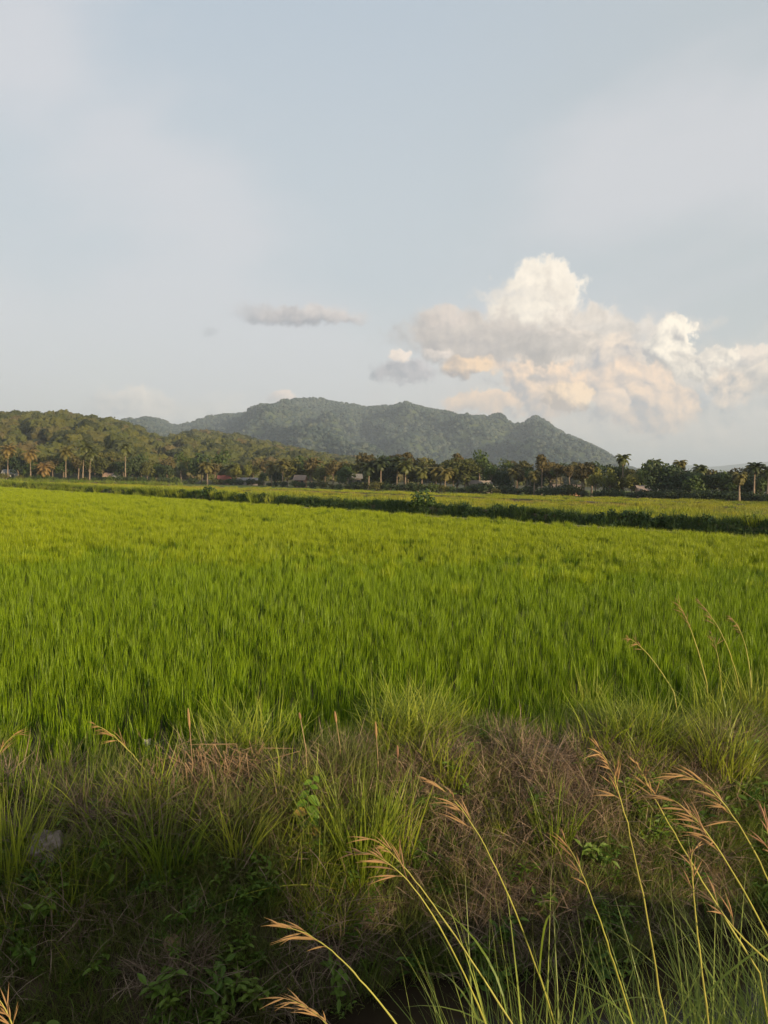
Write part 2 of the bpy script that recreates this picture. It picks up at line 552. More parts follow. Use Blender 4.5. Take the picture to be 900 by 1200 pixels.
def scatter(name, pts, coll, rot, scl, idx, label, cat):
    """ONE stuff object: copies of the shapes in coll at the points"""
    n = len(pts)
    me = bpy.data.meshes.new(name)
    me.vertices.add(n)
    me.vertices.foreach_set('co', np.asarray(pts, np.float32).ravel())
    a = me.attributes.new('rot', 'FLOAT_VECTOR', 'POINT')
    a.data.foreach_set('vector', np.asarray(rot, np.float32).ravel())
    a = me.attributes.new('scl', 'FLOAT', 'POINT')
    a.data.foreach_set('value', np.asarray(scl, np.float32))
    a = me.attributes.new('idx', 'INT', 'POINT')
    a.data.foreach_set('value', np.asarray(idx, np.int32))
    o = link(name, me)
    tag(o, label, cat, kind='stuff')
    g = bpy.data.node_groups.new(name + '_scatter', 'GeometryNodeTree')
    g.interface.new_socket('Geometry', in_out='INPUT', socket_type='NodeSocketGeometry')
    g.interface.new_socket('Geometry', in_out='OUTPUT', socket_type='NodeSocketGeometry')
    gi, go = g.nodes.new('NodeGroupInput'), g.nodes.new('NodeGroupOutput')
    ci = g.nodes.new('GeometryNodeCollectionInfo')
    ci.inputs['Collection'].default_value = coll
    ci.inputs['Separate Children'].default_value = True
    ci.inputs['Reset Children'].default_value = True
    ip = g.nodes.new('GeometryNodeInstanceOnPoints')
    ip.inputs['Pick Instance'].default_value = True

    def attr(nm, ty):
        q = g.nodes.new('GeometryNodeInputNamedAttribute')
        q.data_type = ty
        q.inputs['Name'].default_value = nm
        return q.outputs['Attribute']
    e2r = g.nodes.new('FunctionNodeEulerToRotation')
    g.links.new(attr('rot', 'FLOAT_VECTOR'), e2r.inputs[0])
    g.links.new(e2r.outputs[0], ip.inputs['Rotation'])
    g.links.new(attr('scl', 'FLOAT'), ip.inputs['Scale'])
    g.links.new(attr('idx', 'INT'), ip.inputs['Instance Index'])
    g.links.new(gi.outputs[0], ip.inputs['Points'])
    g.links.new(ci.outputs[0], ip.inputs['Instance'])
    g.links.new(ip.outputs[0], go.inputs[0])
    md = o.modifiers.new('scatter', 'NODES')
    md.node_group = g
    return o


rng = np.random.default_rng(11)


def vnoise(x, y, s, seed=0.0):
    return np.array([mnoise.noise((float(a) * s + seed, float(b) * s - seed, seed)) for a, b in zip(np.ravel(x), np.ravel(y))]).reshape(np.shape(x))


def fnoise(x, y, s, seed=0.0, oct=4, fn=mnoise.fractal):
    return np.array([fn((float(a) * s + seed, float(b) * s - seed, seed), 0.9, 2.1, oct, noise_basis='PERLIN_ORIGINAL') for a, b in zip(np.ravel(x), np.ravel(y))]).reshape(np.shape(x))


# ------------------------------------------------------------------ ground
WATER_Z = -1.05


def crest_y(x): return 7.9 + 0.29 * x + 0.25 * np.sin(x * 1.3 + 0.5) + 0.12 * np.sin(x * 3.1)
def foot_y(x): return 6.0 + 0.33 * x + 0.15 * np.sin(x * 2.1 + 1) + 0.08 * np.sin(x * 5.3)
def near_y(x): return foot_y(x) - 1.0


def smooth(a, b, x):
    t_ = np.clip((x - a) / (b - a), 0, 1)
    return t_ * t_ * (3 - 2 * t_)


def height(x, y, nz_=True):
    x, y = np.asarray(x, float), np.asarray(y, float)
    xc = np.clip(x, -14, 16)
    cy, fy, ny = crest_y(xc), foot_y(xc), near_y(xc)
    z = np.where(y > fy, WATER_Z - 0.25 + (0.25 - WATER_Z + 0.12) * smooth(0, 1, (y - fy + 0.2) / (cy - fy + 0.2)) ** 0.6, WATER_Z - 0.3)
    z = np.where(y > cy, 0.12 * (1 - smooth(0.3, 1.0, y - cy)) - 0.03 * smooth(0.3, 1.0, y - cy), z)
    zn = WATER_Z - 0.3 + (0.42 + 0.3 - WATER_Z) * (1 - smooth(0, 1, (y - 2.0) / (ny - 2.0 + 0.3)))
    z = np.where(y < ny, np.maximum(z, zn), z)
    if nz_:
        near = (y < cy + 0.8) & (y > -3) & (np.abs(x) < 14)
        if near.any():
            d = np.zeros_like(z)
            d[near] = 0.10 * fnoise(x[near], y[near], 1.3, 2.0) + 0.05 * vnoise(x[near], y[near], 5, 4.0)
            sh = (y < ny) & (y > 0) & (np.abs(x) < 14)
            if sh.any():
                d[sh] += 0.20 * fnoise(x[sh], y[sh], 0.9, 7.0)
            z = z + d
    return z


def h1(x, y): return float(height(np.array([x]), np.array([y]))[0])


def lines(breaks):
    out = [breaks[0][0]]
    for (a, st), (b, _) in zip(breaks[:-1], breaks[1:]):
        n = max(1, round((b - a) / st))
        out += list(np.linspace(a, b, n + 1)[1:])
    return np.array(out)


xs = lines([(-10000, 1500), (-4000, 800), (-800, 160), (-160, 24), (-40, 4), (-14, 0.5), (-8, 0.09), (9, 0.5), (16, 4), (40, 24), (160, 160), (800, 800), (4000, 1500), (10000, 1)])
ys = lines([(-10000, 1500), (-4000, 800), (-800, 160), (-160, 24), (-40, 4), (-12, 1.0), (-2, 0.25), (3.0, 0.07), (12.0, 0.5), (20, 4), (60, 12), (160, 40), (800, 400), (4000, 1500), (10000, 1)])
gx, gy = np.meshgrid(xs, ys)
gz = height(gx, gy)
nxs, nys = len(xs), len(ys)
ii = np.arange(nxs * nys).reshape(nys, nxs)
fq = np.stack([ii[:-1, :-1], ii[:-1, 1:], ii[1:, 1:], ii[1:, :-1]], -1).reshape(-1, 4)
me = bpy.data.meshes.new('ground')
me.from_pydata(np.stack([gx, gy, gz], -1).reshape(-1, 3).tolist(), [], fq.tolist())
me.materials.append(M['ground'])
xc = np.clip(gx, -14, 16)
soil = 1 - 0.75 * smooth(30, 90, gy)
a = me.attributes.new('soil', 'FLOAT', 'POINT')
a.data.foreach_set('value', soil.ravel().astype(np.float32))
me.polygons.foreach_set('use_smooth', [True] * len(me.polygons))
tag(link('ground', me), kind='structure')

wm = MB()
wx = np.linspace(-14, 16, 40)
wm.quadstrip([((q, float(near_y(q)) - 0.6, WATER_Z), (q, float(foot_y(q)) + 0.6, WATER_Z)) for q in wx])
tag(link('water', wm.mesh('water', M['water'])), kind='structure')


# ------------------------------------------------------------------ blades and tufts
def blade(mb, base, az, length, width, lean, curl, seg=4, mi=0, twist=0.0, fold=0.0):
    """a grass blade: leaves base leaning `lean` from vertical and curling over by `curl` radians along its length"""
    p = Vector(base)
    a = lean
    rows, tips = [], []
    out = Vector((math.cos(az), math.sin(az), 0))
    side = Vector((-math.sin(az + twist), math.cos(az + twist), 0))
    st = length / seg
    for k in range(seg + 1):
        t_ = k / seg
        w = width * (0.55 + 0.9 * t_ if t_ < 0.35 else 0.87 * (1 - ((t_ - 0.35) / 0.65) ** 1.6) + 0.0)
        if k == seg:
            rows.append((p.copy(),))
        else:
            rows.append((p - side * w * 0.5, p + side * w * 0.5))
        tips.append(t_)
        d = out * math.sin(a) + Vector((0, 0, 1)) * math.cos(a)
        p = p + d * st
        a += curl / seg
    mb.quadstrip(rows, tips, mi)


def tuft(seed, n, rad, lmin, lmax, width, lean, curl, seg=4, leanp=1.0):
    r_ = random.Random(seed)
    mb = MB()
    for _ in range(n):
        a0 = r_.uniform(0, 2 * math.pi)
        rr = rad * math.sqrt(r_.random())
        az = a0 + r_.gauss(0, 0.7)
        L = r_.uniform(lmin, lmax)
        blade(mb, (rr * math.cos(a0), rr * math.sin(a0), -0.01), az, L, width * r_.uniform(0.7, 1.25), lean * r_.random() ** leanp, curl * r_.uniform(0.2, 1.2), seg, twist=r_.uniform(-1.2, 1.2))
    return mb


def hills(seed, n, rad, *a):
    """a patch of n rice tufts"""
    r_ = random.Random(seed)
    mb = MB()
    for k in range(n):
        q = tuft(seed * 50 + k, *a)
        th, rr, sc_ = r_.uniform(0, 6.283), rad * math.sqrt(r_.random()), r_.uniform(0.82, 1.12)
        ox, oy = rr * math.cos(th), rr * math.sin(th)
        b = len(mb.v)
        mb.v += [(x * sc_ + ox, y * sc_ + oy, z * sc_) for x, y, z in q.v]
        mb.tip += q.tip
        mb.mi += q.mi
        mb.f += [tuple(b + i for i in f) for f in q.f]
    return mb


def wedge(y0, y1, dens, margin=5.0):
    """random points over the strip of ground that the view and a step to its side can see"""
    w1 = 0.50 * y1 + margin
    st = 1 / math.sqrt(dens)
    x, y = np.meshgrid(np.arange(-w1, w1, st), np.arange(y0, y1, st))
    x = x.ravel() + rng.normal(0, .28 * st, x.size)
    y = y.ravel() + rng.normal(0, .28 * st, y.size)
    k = np.abs(x) < 0.50 * y + margin
    return x[k], y[k]


# the dike runs diagonally through the middle distance
D0, D1 = np.array([30.0, 36.5]), np.array([-78.0, 162.0])
DD = (D1 - D0) / np.linalg.norm(D1 - D0)
DN = np.array([-DD[1], DD[0]])
if DN[1] < 0:
    DN = -DN


def dike_s(x, y): return (x - D0[0]) * DN[0] + (y - D0[1]) * DN[1]


def field_far_y(x):
    """where the tree line begins"""
    return np.interp(x, [-260, -150, -60, 0, 75, 160], [330, 300, 235, 195, 158, 130])


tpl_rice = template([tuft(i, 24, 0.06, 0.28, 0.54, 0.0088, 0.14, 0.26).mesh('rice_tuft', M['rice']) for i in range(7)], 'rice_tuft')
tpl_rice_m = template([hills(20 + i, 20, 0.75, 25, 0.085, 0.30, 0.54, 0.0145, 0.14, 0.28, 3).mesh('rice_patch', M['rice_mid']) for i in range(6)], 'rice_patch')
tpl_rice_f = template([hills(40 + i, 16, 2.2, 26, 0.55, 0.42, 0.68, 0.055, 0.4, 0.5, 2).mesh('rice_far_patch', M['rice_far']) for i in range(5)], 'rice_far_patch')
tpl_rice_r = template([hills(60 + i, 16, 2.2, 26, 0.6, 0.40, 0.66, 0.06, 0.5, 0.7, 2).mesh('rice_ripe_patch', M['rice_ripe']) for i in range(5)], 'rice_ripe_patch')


def euler_rand(n, tilt=0.08):
    return np.stack([rng.normal(0, tilt, n), rng.normal(0, tilt, n), rng.uniform(0, 6.283, n)], -1)


def rice(name, zones, tpl, nvar, cond, label, z=-0.03, smin=0.8, smax=1.15):
    px_, py_ = [], []
    for y0, y1, dn in zones:
        a_, b_ = wedge(y0, y1, dn)
        px_.append(a_)
        py_.append(b_)
    x, y = np.concatenate(px_), np.concatenate(py_)
    k = cond(x, y)
    x, y = x[k], y[k]
    n = len(x)
    big = vnoise(x, y, 0.35, 3.0) * 0.09 + vnoise(x, y, 0.08, 9.0) * 0.07
    s = rng.uniform(smin, smax, n) * (1 + big)
    return scatter(name, np.stack([x, y, np.full(n, z)], -1), tpl, euler_rand(n, 0.07), s, rng.integers(0, nvar, n), label, 'rice')


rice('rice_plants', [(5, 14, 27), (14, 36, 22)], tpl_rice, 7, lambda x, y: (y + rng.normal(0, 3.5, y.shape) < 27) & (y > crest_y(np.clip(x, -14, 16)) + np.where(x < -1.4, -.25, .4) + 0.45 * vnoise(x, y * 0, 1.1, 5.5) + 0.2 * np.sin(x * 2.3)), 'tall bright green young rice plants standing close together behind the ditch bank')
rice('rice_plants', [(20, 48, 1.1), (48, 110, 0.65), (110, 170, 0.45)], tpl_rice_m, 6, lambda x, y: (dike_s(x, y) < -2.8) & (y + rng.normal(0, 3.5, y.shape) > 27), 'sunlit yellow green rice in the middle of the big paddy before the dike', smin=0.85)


def bands(x, y): return dike_s(x, y) + 5 * np.sin(x * 0.02)


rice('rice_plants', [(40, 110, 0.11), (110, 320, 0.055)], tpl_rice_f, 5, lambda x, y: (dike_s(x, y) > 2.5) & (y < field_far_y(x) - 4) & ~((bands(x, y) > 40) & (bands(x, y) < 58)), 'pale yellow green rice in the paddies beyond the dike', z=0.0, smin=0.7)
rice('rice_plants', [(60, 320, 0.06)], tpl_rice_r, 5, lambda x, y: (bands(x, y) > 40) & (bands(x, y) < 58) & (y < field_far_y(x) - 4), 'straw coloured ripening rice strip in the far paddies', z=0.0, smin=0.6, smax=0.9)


# ------------------------------------------------------------------ dike and field bunds
def ribbon(name, P0, P1, prof, jitter, mat_, step=0.6, seed=0.0):
    """an earth bank along a line with the given cross-section [(s, z)]"""
    P0, P1 = np.array(P0, float), np.array(P1, float)
    L = np.linalg.norm(P1 - P0)
    d = (P1 - P0) / L
    nrm = np.array([-d[1], d[0]])
    if nrm[1] < 0:
        nrm = -nrm
    n = int(L / step)
    vs, fs = [], []
    m_ = len(prof)
    for i in range(n + 1):
        c0 = P0 + d * (L * i / n)
        wob = jitter * 1.5 * mnoise.noise((i * 0.06, seed, 0.3))
        for (s_, z_) in prof:
            q = c0 + nrm * (s_ + wob + jitter * mnoise.noise((i * 0.3, s_, seed)))
            vs.append((q[0], q[1], z_ + (jitter * 0.5 * mnoise.noise((i * 0.25, s_ * 2, seed + 5)) if z_ > 0.01 else 0)))
    for i in range(n):
        for k in range(m_ - 1):
            a_ = i * m_ + k
            fs.append((a_, a_ + 1, a_ + m_ + 1, a_ + m_))
    me_ = bpy.data.meshes.new(name)
    me_.from_pydata(vs, [], fs)
    me_.materials.append(mat_)
    o_ = link(name, me_)
    tag(o_, kind='structure')
    return o_


M['dikesoil'] = solid_mat('dike_soil', (.10, .075, .045), (.16, .12, .07), 2.0, 0.95, cc2=(.08, .10, .025))
M['bundsoil'] = solid_mat('bund_soil', (.20, .14, .085), (.27, .20, .12), 2.0, 0.95, cc2=(.16, .17, .05))
ribbon('dike', D0, D1, [(-0.6, -0.05), (-0.5, 0.4), (-0.25, 0.8), (0.5, 0.88), (1.2, 0.7), (2.4, -0.05)], 0.25, M['dikesoil'])
ribbon('field_bund', D0 - DN * 2.0, D1 - DN * 2.0, [(-0.5, -0.05), (-0.25, 0.22), (0.2, 0.25), (0.5, -0.05)], 0.12, M['bundsoil'], seed=3)
bund_lines = [(26, 0.30), (40, 0.34), (58, 0.38), (80, 0.40)]
for bs, bh in bund_lines:
    ribbon('field_bund', D0 + DN * bs - DD * 70, D1 + DN * bs - DD * 10, [(-0.6, -0.05), (-0.3, bh), (0.3, bh), (0.7, -0.05)], 0.2, M['dikesoil'], 1.2, seed=bs)
# low bund running across the far fields in front of the trees
ribbon('field_bund', (-330, 322), (-60, 226), [(-1.0, -0.05), (-0.4, 0.8), (0.6, 0.8), (1.2, -0.05)], 0.4, M['dikesoil'], 1.5, seed=8)

tpl_dk = template([tuft(80 + i, 42, 0.35, 0.45, 1.05, 0.035, 0.6, 0.8, 3).mesh('dike_tuft', M['dike']) for i in range(5)], 'dike_tuft')


def leafy(seed, n, rx, rz_, card, mat_, stems=8):
    r_ = random.Random(seed)
    mb = MB()
    for _ in range(stems):
        az = r_.uniform(0, 6.283)
        mb.tube([(0, 0, -0.05), (0.4 * rx * math.cos(az), 0.4 * rx * math.sin(az), rz_ * 0.8), (0.7 * rx * math.cos(az), 0.7 * rx * math.sin(az), rz_ * 1.3)], [0.03 * rx, 0.02 * rx, 0.008 * rx], 4)
    for _ in range(n):
        u = Vector((r_.gauss(0, 1), r_.gauss(0, 1), r_.gauss(0, 1))).normalized()
        k = r_.uniform(0.35, 1.0) * (1 + 0.25 * mnoise.noise(u * 2.2 + Vector((seed, 0, 0))))
        p = Vector((u.x * rx * k, u.y * rx * k, rz_ + u.z * rz_ * k))
        card_at(mb, r_, p, u, card * r_.uniform(0.6, 1.3), 0.9)
    return mb


def card_at(mb, r_, p, nrm, s, jit):
    """one irregular clump of leaves: a bent, ragged five-sided face"""
    nn = (nrm + Vector((r_.gauss(0, jit), r_.gauss(0, jit), r_.gauss(0, jit)))).normalized()
    a = nn.orthogonal().normalized()
    a = (Matrix.Rotation(r_.uniform(0, 6.283), 3, nn) @ a)
    b = nn.cross(a)
    e = r_.uniform(0.45, 0.85)
    mid = p + nn * s * 0.18
    mb.v += [tuple(p - a * s), tuple(p + b * s * e), tuple(p + a * s * r_.uniform(.8, 1.1)), tuple(p - b * s * e * r_.uniform(.7, 1.1)), tuple(mid)]
    mb.tip += [0.5] * 5
    q = len(mb.v) - 5
    for t_ in ((q, q + 1, q + 4), (q + 1, q + 2, q + 4), (q + 2, q + 3, q + 4), (q + 3, q, q + 4)):
        mb.f.append(t_)
        mb.mi.append(0)


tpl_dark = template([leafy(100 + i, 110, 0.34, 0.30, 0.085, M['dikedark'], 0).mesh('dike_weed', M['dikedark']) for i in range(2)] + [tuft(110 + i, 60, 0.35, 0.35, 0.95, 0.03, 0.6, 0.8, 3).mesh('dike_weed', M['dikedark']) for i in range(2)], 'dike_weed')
Ld = np.linalg.norm(D1 - D0)
n = 2600
u = rng.uniform(0, Ld, n)
s = rng.normal(0.55, 0.75, n)
p = D0 + DD * u[:, None] + DN * s[:, None]
zt = np.interp(s, [-0.6, -0.25, 0.5, 1.2, 2.4], [0, .75, .85, .66, 0])
hv = 0.55 + 0.35 * vnoise(u, u * 0, 0.12, 1.0) + 0.25 * smooth(70, 150, u)
scatter('dike_grass', np.stack([p[:, 0], p[:, 1], zt - 0.05], -1), tpl_dk, euler_rand(n), rng.uniform(0.5, 1.1, n) * np.clip(hv, 0.3, 1.3) * 1.15, rng.integers(0, 5, n), 'long rough grass growing on top of the dike', 'grass')
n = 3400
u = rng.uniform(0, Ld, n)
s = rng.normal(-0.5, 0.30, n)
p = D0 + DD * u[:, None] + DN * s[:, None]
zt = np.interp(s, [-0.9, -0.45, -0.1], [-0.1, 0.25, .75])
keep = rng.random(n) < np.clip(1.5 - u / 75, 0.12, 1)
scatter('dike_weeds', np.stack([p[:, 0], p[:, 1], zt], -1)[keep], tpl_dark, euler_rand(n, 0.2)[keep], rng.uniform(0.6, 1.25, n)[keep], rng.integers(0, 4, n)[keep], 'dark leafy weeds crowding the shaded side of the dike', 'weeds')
n = 260
u = rng.uniform(62, Ld, n)
s = rng.normal(-0.1, 0.8, n)
p = D0 + DD * u[:, None] + DN * s[:, None]
tpl_dl = template([tuft(118 + i, 60, 0.45, 0.6, 1.25, 0.035, 0.45, 0.6, 3).mesh('dike_tuft', M['lush']) for i in range(3)], 'dike_lush')
scatter('dike_grass', np.stack([p[:, 0], p[:, 1], np.interp(s, [-1.2, -.5, -.2, .6, 1.8], [0, .3, .6, .7, 0])], -1), tpl_dl, euler_rand(n), rng.uniform(.5, 1.25, n), rng.integers(0, 3, n), 'taller bright grass on the left half of the dike', 'grass')
# grass on the bunds
pts = []
for bs, bh in bund_lines:
    m_ = 420
    u = rng.uniform(-70, Ld - 10, m_)
    s = bs + rng.normal(0, 0.35, m_)
    q = D0 + DD * u[:, None] + DN * s[:, None]
    pts.append(np.column_stack([q, np.full(m_, bh * 0.6)]))
q0, q1 = np.array([-330, 322.]), np.array([-60, 226.])
m_ = 1300
u = rng.random(m_)
q = q0 + (q1 - q0) * u[:, None] + rng.normal(0, 1.6, (m_, 2))
pts.append(np.column_stack([q, np.full(m_, 0.4)]))
m_ = 420
u = rng.uniform(0, Ld, m_)
q = D0 + DD * u[:, None] + DN * (-2.0 + rng.normal(0, 0.3, m_))[:, None]
pb_ = np.column_stack([q, np.full(m_, 0.12)])
sc_ = np.concatenate([rng.uniform(0.35, 0.8, sum(len(q) for q in pts) - 1300), rng.uniform(0.8, 1.7, 1300)])
pts = np.concatenate(pts)
n = len(pts)
scatter('bund_grass', pts, tpl_dk, euler_rand(n), sc_, rng.integers(0, 5, n), 'rough grass along the low bunds between the far paddies', 'grass')
scatter('bund_grass', pb_, tpl_dk, euler_rand(m_), rng.uniform(0.2, 0.5, m_), rng.integers(0, 5, m_), 'sparse short grass on the bare brown bund before the dike', 'grass')


# ------------------------------------------------------------------ trees
def crown_mb(seed, R_, zc, zr, lobes, cards, card, jit=0.55, lobe_r=(0.32, 0.5), hollow=0.0):
    r_ = random.Random(seed)
    mb = MB()
    L = []
    for i in range(lobes):
        u = Vector((r_.gauss(0, 1), r_.gauss(0, 1), r_.gauss(0, 0.8))).normalized()
        k = r_.uniform(hollow, 0.8) if i else 0
        L.append((Vector((u.x * R_ * k, u.y * R_ * k, zc + u.z * zr * k)), R_ * r_.uniform(*lobe_r)))
    for i in range(cards):
        c_, lr = L[r_.randrange(len(L))]
        u = Vector((r_.gauss(0, 1), r_.gauss(0, 1), r_.gauss(0, 1) + 0.25)).normalized()
        k = lr * (0.62 + 0.45 * r_.random()) * (1 + 0.3 * mnoise.noise(u * 2.5 + c_))
        card_at(mb, r_, c_ + Vector((u.x, u.y, u.z * min(1.0, zr / R_ * 1.1))) * k, u, card * r_.uniform(0.55, 1.3), jit)
    return mb, L


def trunk_mb(seed, h, r0, lobes, bend=0.06):
    r_ = random.Random(seed)
    mb = MB()
    b = Vector((r_.uniform(-bend, bend) * h, r_.uniform(-bend, bend) * h, h))
    mb.tube([(0, 0, -0.3), (b.x * .2, b.y * .2, h * .35), (b.x * .7, b.y * .7, h * .7), b], [r0 * 1.3, r0, r0 * .75, r0 * .5], 7)
    for c_, lr in lobes[:7]:
        st = Vector((b.x * .6, b.y * .6, h * r_.uniform(.6, .9)))
        mid = st.lerp(c_, 0.5) + Vector((r_.gauss(0, .2), r_.gauss(0, .2), r_.gauss(0, .2)))
        mb.tube([st, mid, c_], [r0 * .42, r0 * .28, r0 * .12], 5)
    return mb


# kind: crown radius, crown centre height, crown half height, lobes, cards, card size, trunk height, trunk radius, material (unit tree about 10 m tall)
KINDS = {
    'round': (4.0, 6.0, 3.9, 11, 1000, 0.42, 4.5, 0.22, 'leafA', 'olive green round crowned tree'),
    'green': (3.9, 5.6, 4.2, 12, 1050, 0.42, 4.0, 0.22, 'leafB', 'mid green bushy tree'),
    'brown': (3.6, 6.2, 3.6, 10, 800, 0.42, 5.0, 0.2, 'leafC', 'brownish sparse tree'),
    'dark': (4.2, 5.4, 4.4, 12, 1200, 0.42, 3.6, 0.24, 'leafD', 'dark dense tree'),
    'yellow': (3.8, 5.4, 4.0, 11, 1000, 0.42, 4.0, 0.2, 'leafE', 'yellow green leafy tree'),
    'tall': (2.6, 7.6, 2.3, 7, 520, 0.36, 7.4, 0.17, 'leafC', 'tall slim tree with bare pale trunk and a small high crown'),
    'airy': (3.4, 6.8, 2.9, 8, 420, 0.36, 6.4, 0.18, 'leafB', 'open airy tree with gaps in its crown'),
}
protos = {}
for ki, (k, q) in enumerate(KINDS.items()):
    for var in range(2):
        mb, L = crown_mb(200 + ki * 10 + var, q[0], q[1], q[2], q[3], q[4], q[5])
        protos[k, var] = (mb.mesh('crown', M[q[8]]), trunk_mb(300 + ki * 10 + var, q[6], q[7], L).mesh('trunk', M['bark']))


def tree(kind, var, loc, s, rz, sz=1.0):
    e = empty('tree', loc, rz)
    e.scale = (s, s, s * sz)
    c_, t_ = protos[kind, var]
    link('trunk', t_, e)
    link('crown', c_, e)
    return e


# palms
def palm_meshes(seed, h, lean, nf, fl, droop, fmat):
    r_ = random.Random(seed)
    tm = MB()
    az = r_.uniform(0, 6.283)
    pts_ = []
    rad_ = []
    for k in range(14):
        t_ = k / 13
        off = lean * h * t_ ** 1.8
        pts_.append(Vector((off * math.cos(az), off * math.sin(az), -0.3 + (h + 0.3) * t_)))
        rad_.append((0.24 * (1 - t_) ** 3 + 0.155 - 0.045 * t_) * (1.12 if k % 2 else 1.0))
    tm.tube(pts_, rad_, 7)
    top = pts_[-1]
    cm = MB()
    for i in range(nf):
        a = 2 * math.pi * i * 0.381966 + r_.gauss(0, 0.15)
        up = 1.25 - 1.9 * (i / nf) + r_.gauss(0, 0.1)       # starts upright in the middle, hangs on the outside
        L = fl * r_.uniform(0.8, 1.1)
        d2 = Vector((math.cos(a), math.sin(a), 0))
        side = Vector((-d2.y, d2.x, 0))
        p_ = top.copy()
        el_ = up
        spine = []
        for k in range(9):
            spine.append((p_.copy(), el_))
            p_ = p_ + (d2 * math.cos(el_) + Vector((0, 0, 1)) * math.sin(el_)) * (L / 8)
            el_ -= droop / 8 * (0.6 + k * 0.12)
        cm.tube([q_[0] for q_ in spine], [0.045 - 0.004 * k for k in range(9)], 4)
        for k in range(1, 9):
            for sub in range(2):
                t_ = (k - 0.5 * sub) / 8
                i0 = k - 1 if sub else k
                base = spine[k][0].lerp(spine[k - 1][0], 0.5 * sub)
                ll = 0.95 * math.sin(math.pi * min(1, 0.18 + 0.8 * t_)) * fl / 3.4 + 0.15
                e_ = spine[i0][1]
                fw = d2 * math.cos(e_) + Vector((0, 0, 1)) * math.sin(e_)
                for sg in (-1, 1):
                    tipp = base + side * sg * ll * 0.8 + fw * ll * 0.45 - Vector((0, 0, ll * r_.uniform(0.25, 0.6)))
                    w_ = fw * 0.13
                    cm.quadstrip([(base - w_, base + w_), (base.lerp(tipp, .5) - w_ + Vector((0, 0, .06)), base.lerp(tipp, .5) + w_ + Vector((0, 0, .06))), (tipp,)])
    nm = MB()
    for i in range(7):
        a = i * 0.9
        c_ = top + Vector((math.cos(a) * 0.3, math.sin(a) * 0.3, -0.35 - 0.15 * (i % 3)))
        nm.tube([c_ + Vector((0, 0, .16)), c_ + Vector((0, 0, .1)), c_, c_ - Vector((0, 0, .1)), c_ - Vector((0, 0, .16))], [.04, .11, .14, .11, .04], 6)
    return tm.mesh('trunk', M['palmbark'], True), cm.mesh('crown', fmat), nm.mesh('coconut_bunch', M['bark'], True)


HB = lambda px: float(np.interp(px, [-60, 0, 300, 430, 600, 800, 900, 960], [561.5, 563, 569, 575, 579.5, 587, 590, 591]))   # pixel row where the trees meet the field


def base_pt(px, back=0.0):
    p_ = ground_at(px, HB(px))
    d = math.hypot(p_.x, p_.y)
    return Vector((p_.x * (1 + back / d), p_.y * (1 + back / d), 0))


# px, top row, depth behind the field edge, material, lean, droop, label
PALMS = [
    (9, 521, 4, 'frond', .16, 1.5, 'orange sunlit palm leaning beside the white wall, leftmost palm of all'),
    (36, 526, 3, 'frond', .03, 1.9, 'golden shaggy palm with drooping fronds, second palm from the left end'),
    (51, 544, 2, 'frond', .05, 1.7, 'short young golden palm beside the shaggy second palm'),
    (77, 524, 5, 'frondo', .02, 1.6, 'golden straight palm standing alone against dark bushes near the left end'),
    (97, 517, 6, 'frondg', .05, 1.5, 'tall olive palm before the left hill, taller of a close pair'),
    (105, 524, 8, 'frondg', .03, 1.4, 'olive palm with slim trunk, shorter and right one of the close pair'),
    (147, 518, 5, 'frondg', .03, 1.7, 'pale trunked palm with broken golden fronds on its right side'),
    (243, 541, 4, 'frondo', .05, 1.8, 'golden palm just left of the red roofed house'),
    (270, 544, 14, 'frondg', .04, 1.6, 'small olive palm rising behind the red roofed house'),
    (318, 541, 5, 'frondo', .06, 1.8, 'golden bushy palm right of the long pale roof, left of two'),
    (331, 538, 3, 'frondo', .03, 1.9, 'golden bushy palm right of the long pale roof, right of two'),
    (432, 542, 3, 'frondd', .02, 1.6, 'dark palm with thin pale trunk, leftmost of the four tall palms in the middle'),
    (446, 537, 3, 'frondd', .02, 1.5, 'dark palm with straight trunk, second of the four tall palms in the middle'),
    (465, 536, 4, 'frondd', .02, 1.6, 'tallest dark palm of the four in the middle, third from the left'),
    (475, 540, 3, 'frondg', .03, 1.7, 'olive sunlit palm, rightmost of the four tall palms in the middle'),
    (494, 548, 4, 'frondo', .08, 1.9, 'bent golden palm with wide drooping crown, right of the four tall palms'),
    (511, 547, 5, 'frondo', .03, 1.8, 'golden palm in the thicket, next right of the bent palm'),
    (521, 549, 4, 'frondo', .04, 1.8, 'rightmost golden palm of the thicket before the pale roofed house'),
    (603, 549, 6, 'frondo', .04, 1.7, 'golden palm right of the pale roofed house, left of two'),
    (626, 552, 4, 'frondo', .03, 1.9, 'small golden palm right of the pale roofed house, right of two'),
    (693, 544, 14, 'frondd', .03, 1.6, 'dark palm top behind the yellow green trees'),
    (729, 531, 14, 'frondg', .02, 1.5, 'tallest palm of the right half, its crown against the sky beside the mountain foot'),
    (768, 538, 16, 'frondg', .03, 1.6, 'ragged palm rising from dark trees right of the tallest palm'),
    (796, 538, 16, 'frondo', .03, 2.2, 'shaggy palm with hanging brown fronds above dark trees'),
    (821, 544, 16, 'frondg', .05, 1.7, 'small ragged palm right of the shaggy palm above the dark trees'),
    (866, 553, 1, 'frondo', .02, 2.3, 'slim palm with yellow hanging fronds standing in front of the dark trees'),
    (883, 541, 5, 'frondd', .03, 1.4, 'large dark green palm above the trees near the right end'),
    (899, 545, 6, 'frondd', .04, 1.5, 'dark green palm at the right end of the tree line'),
]
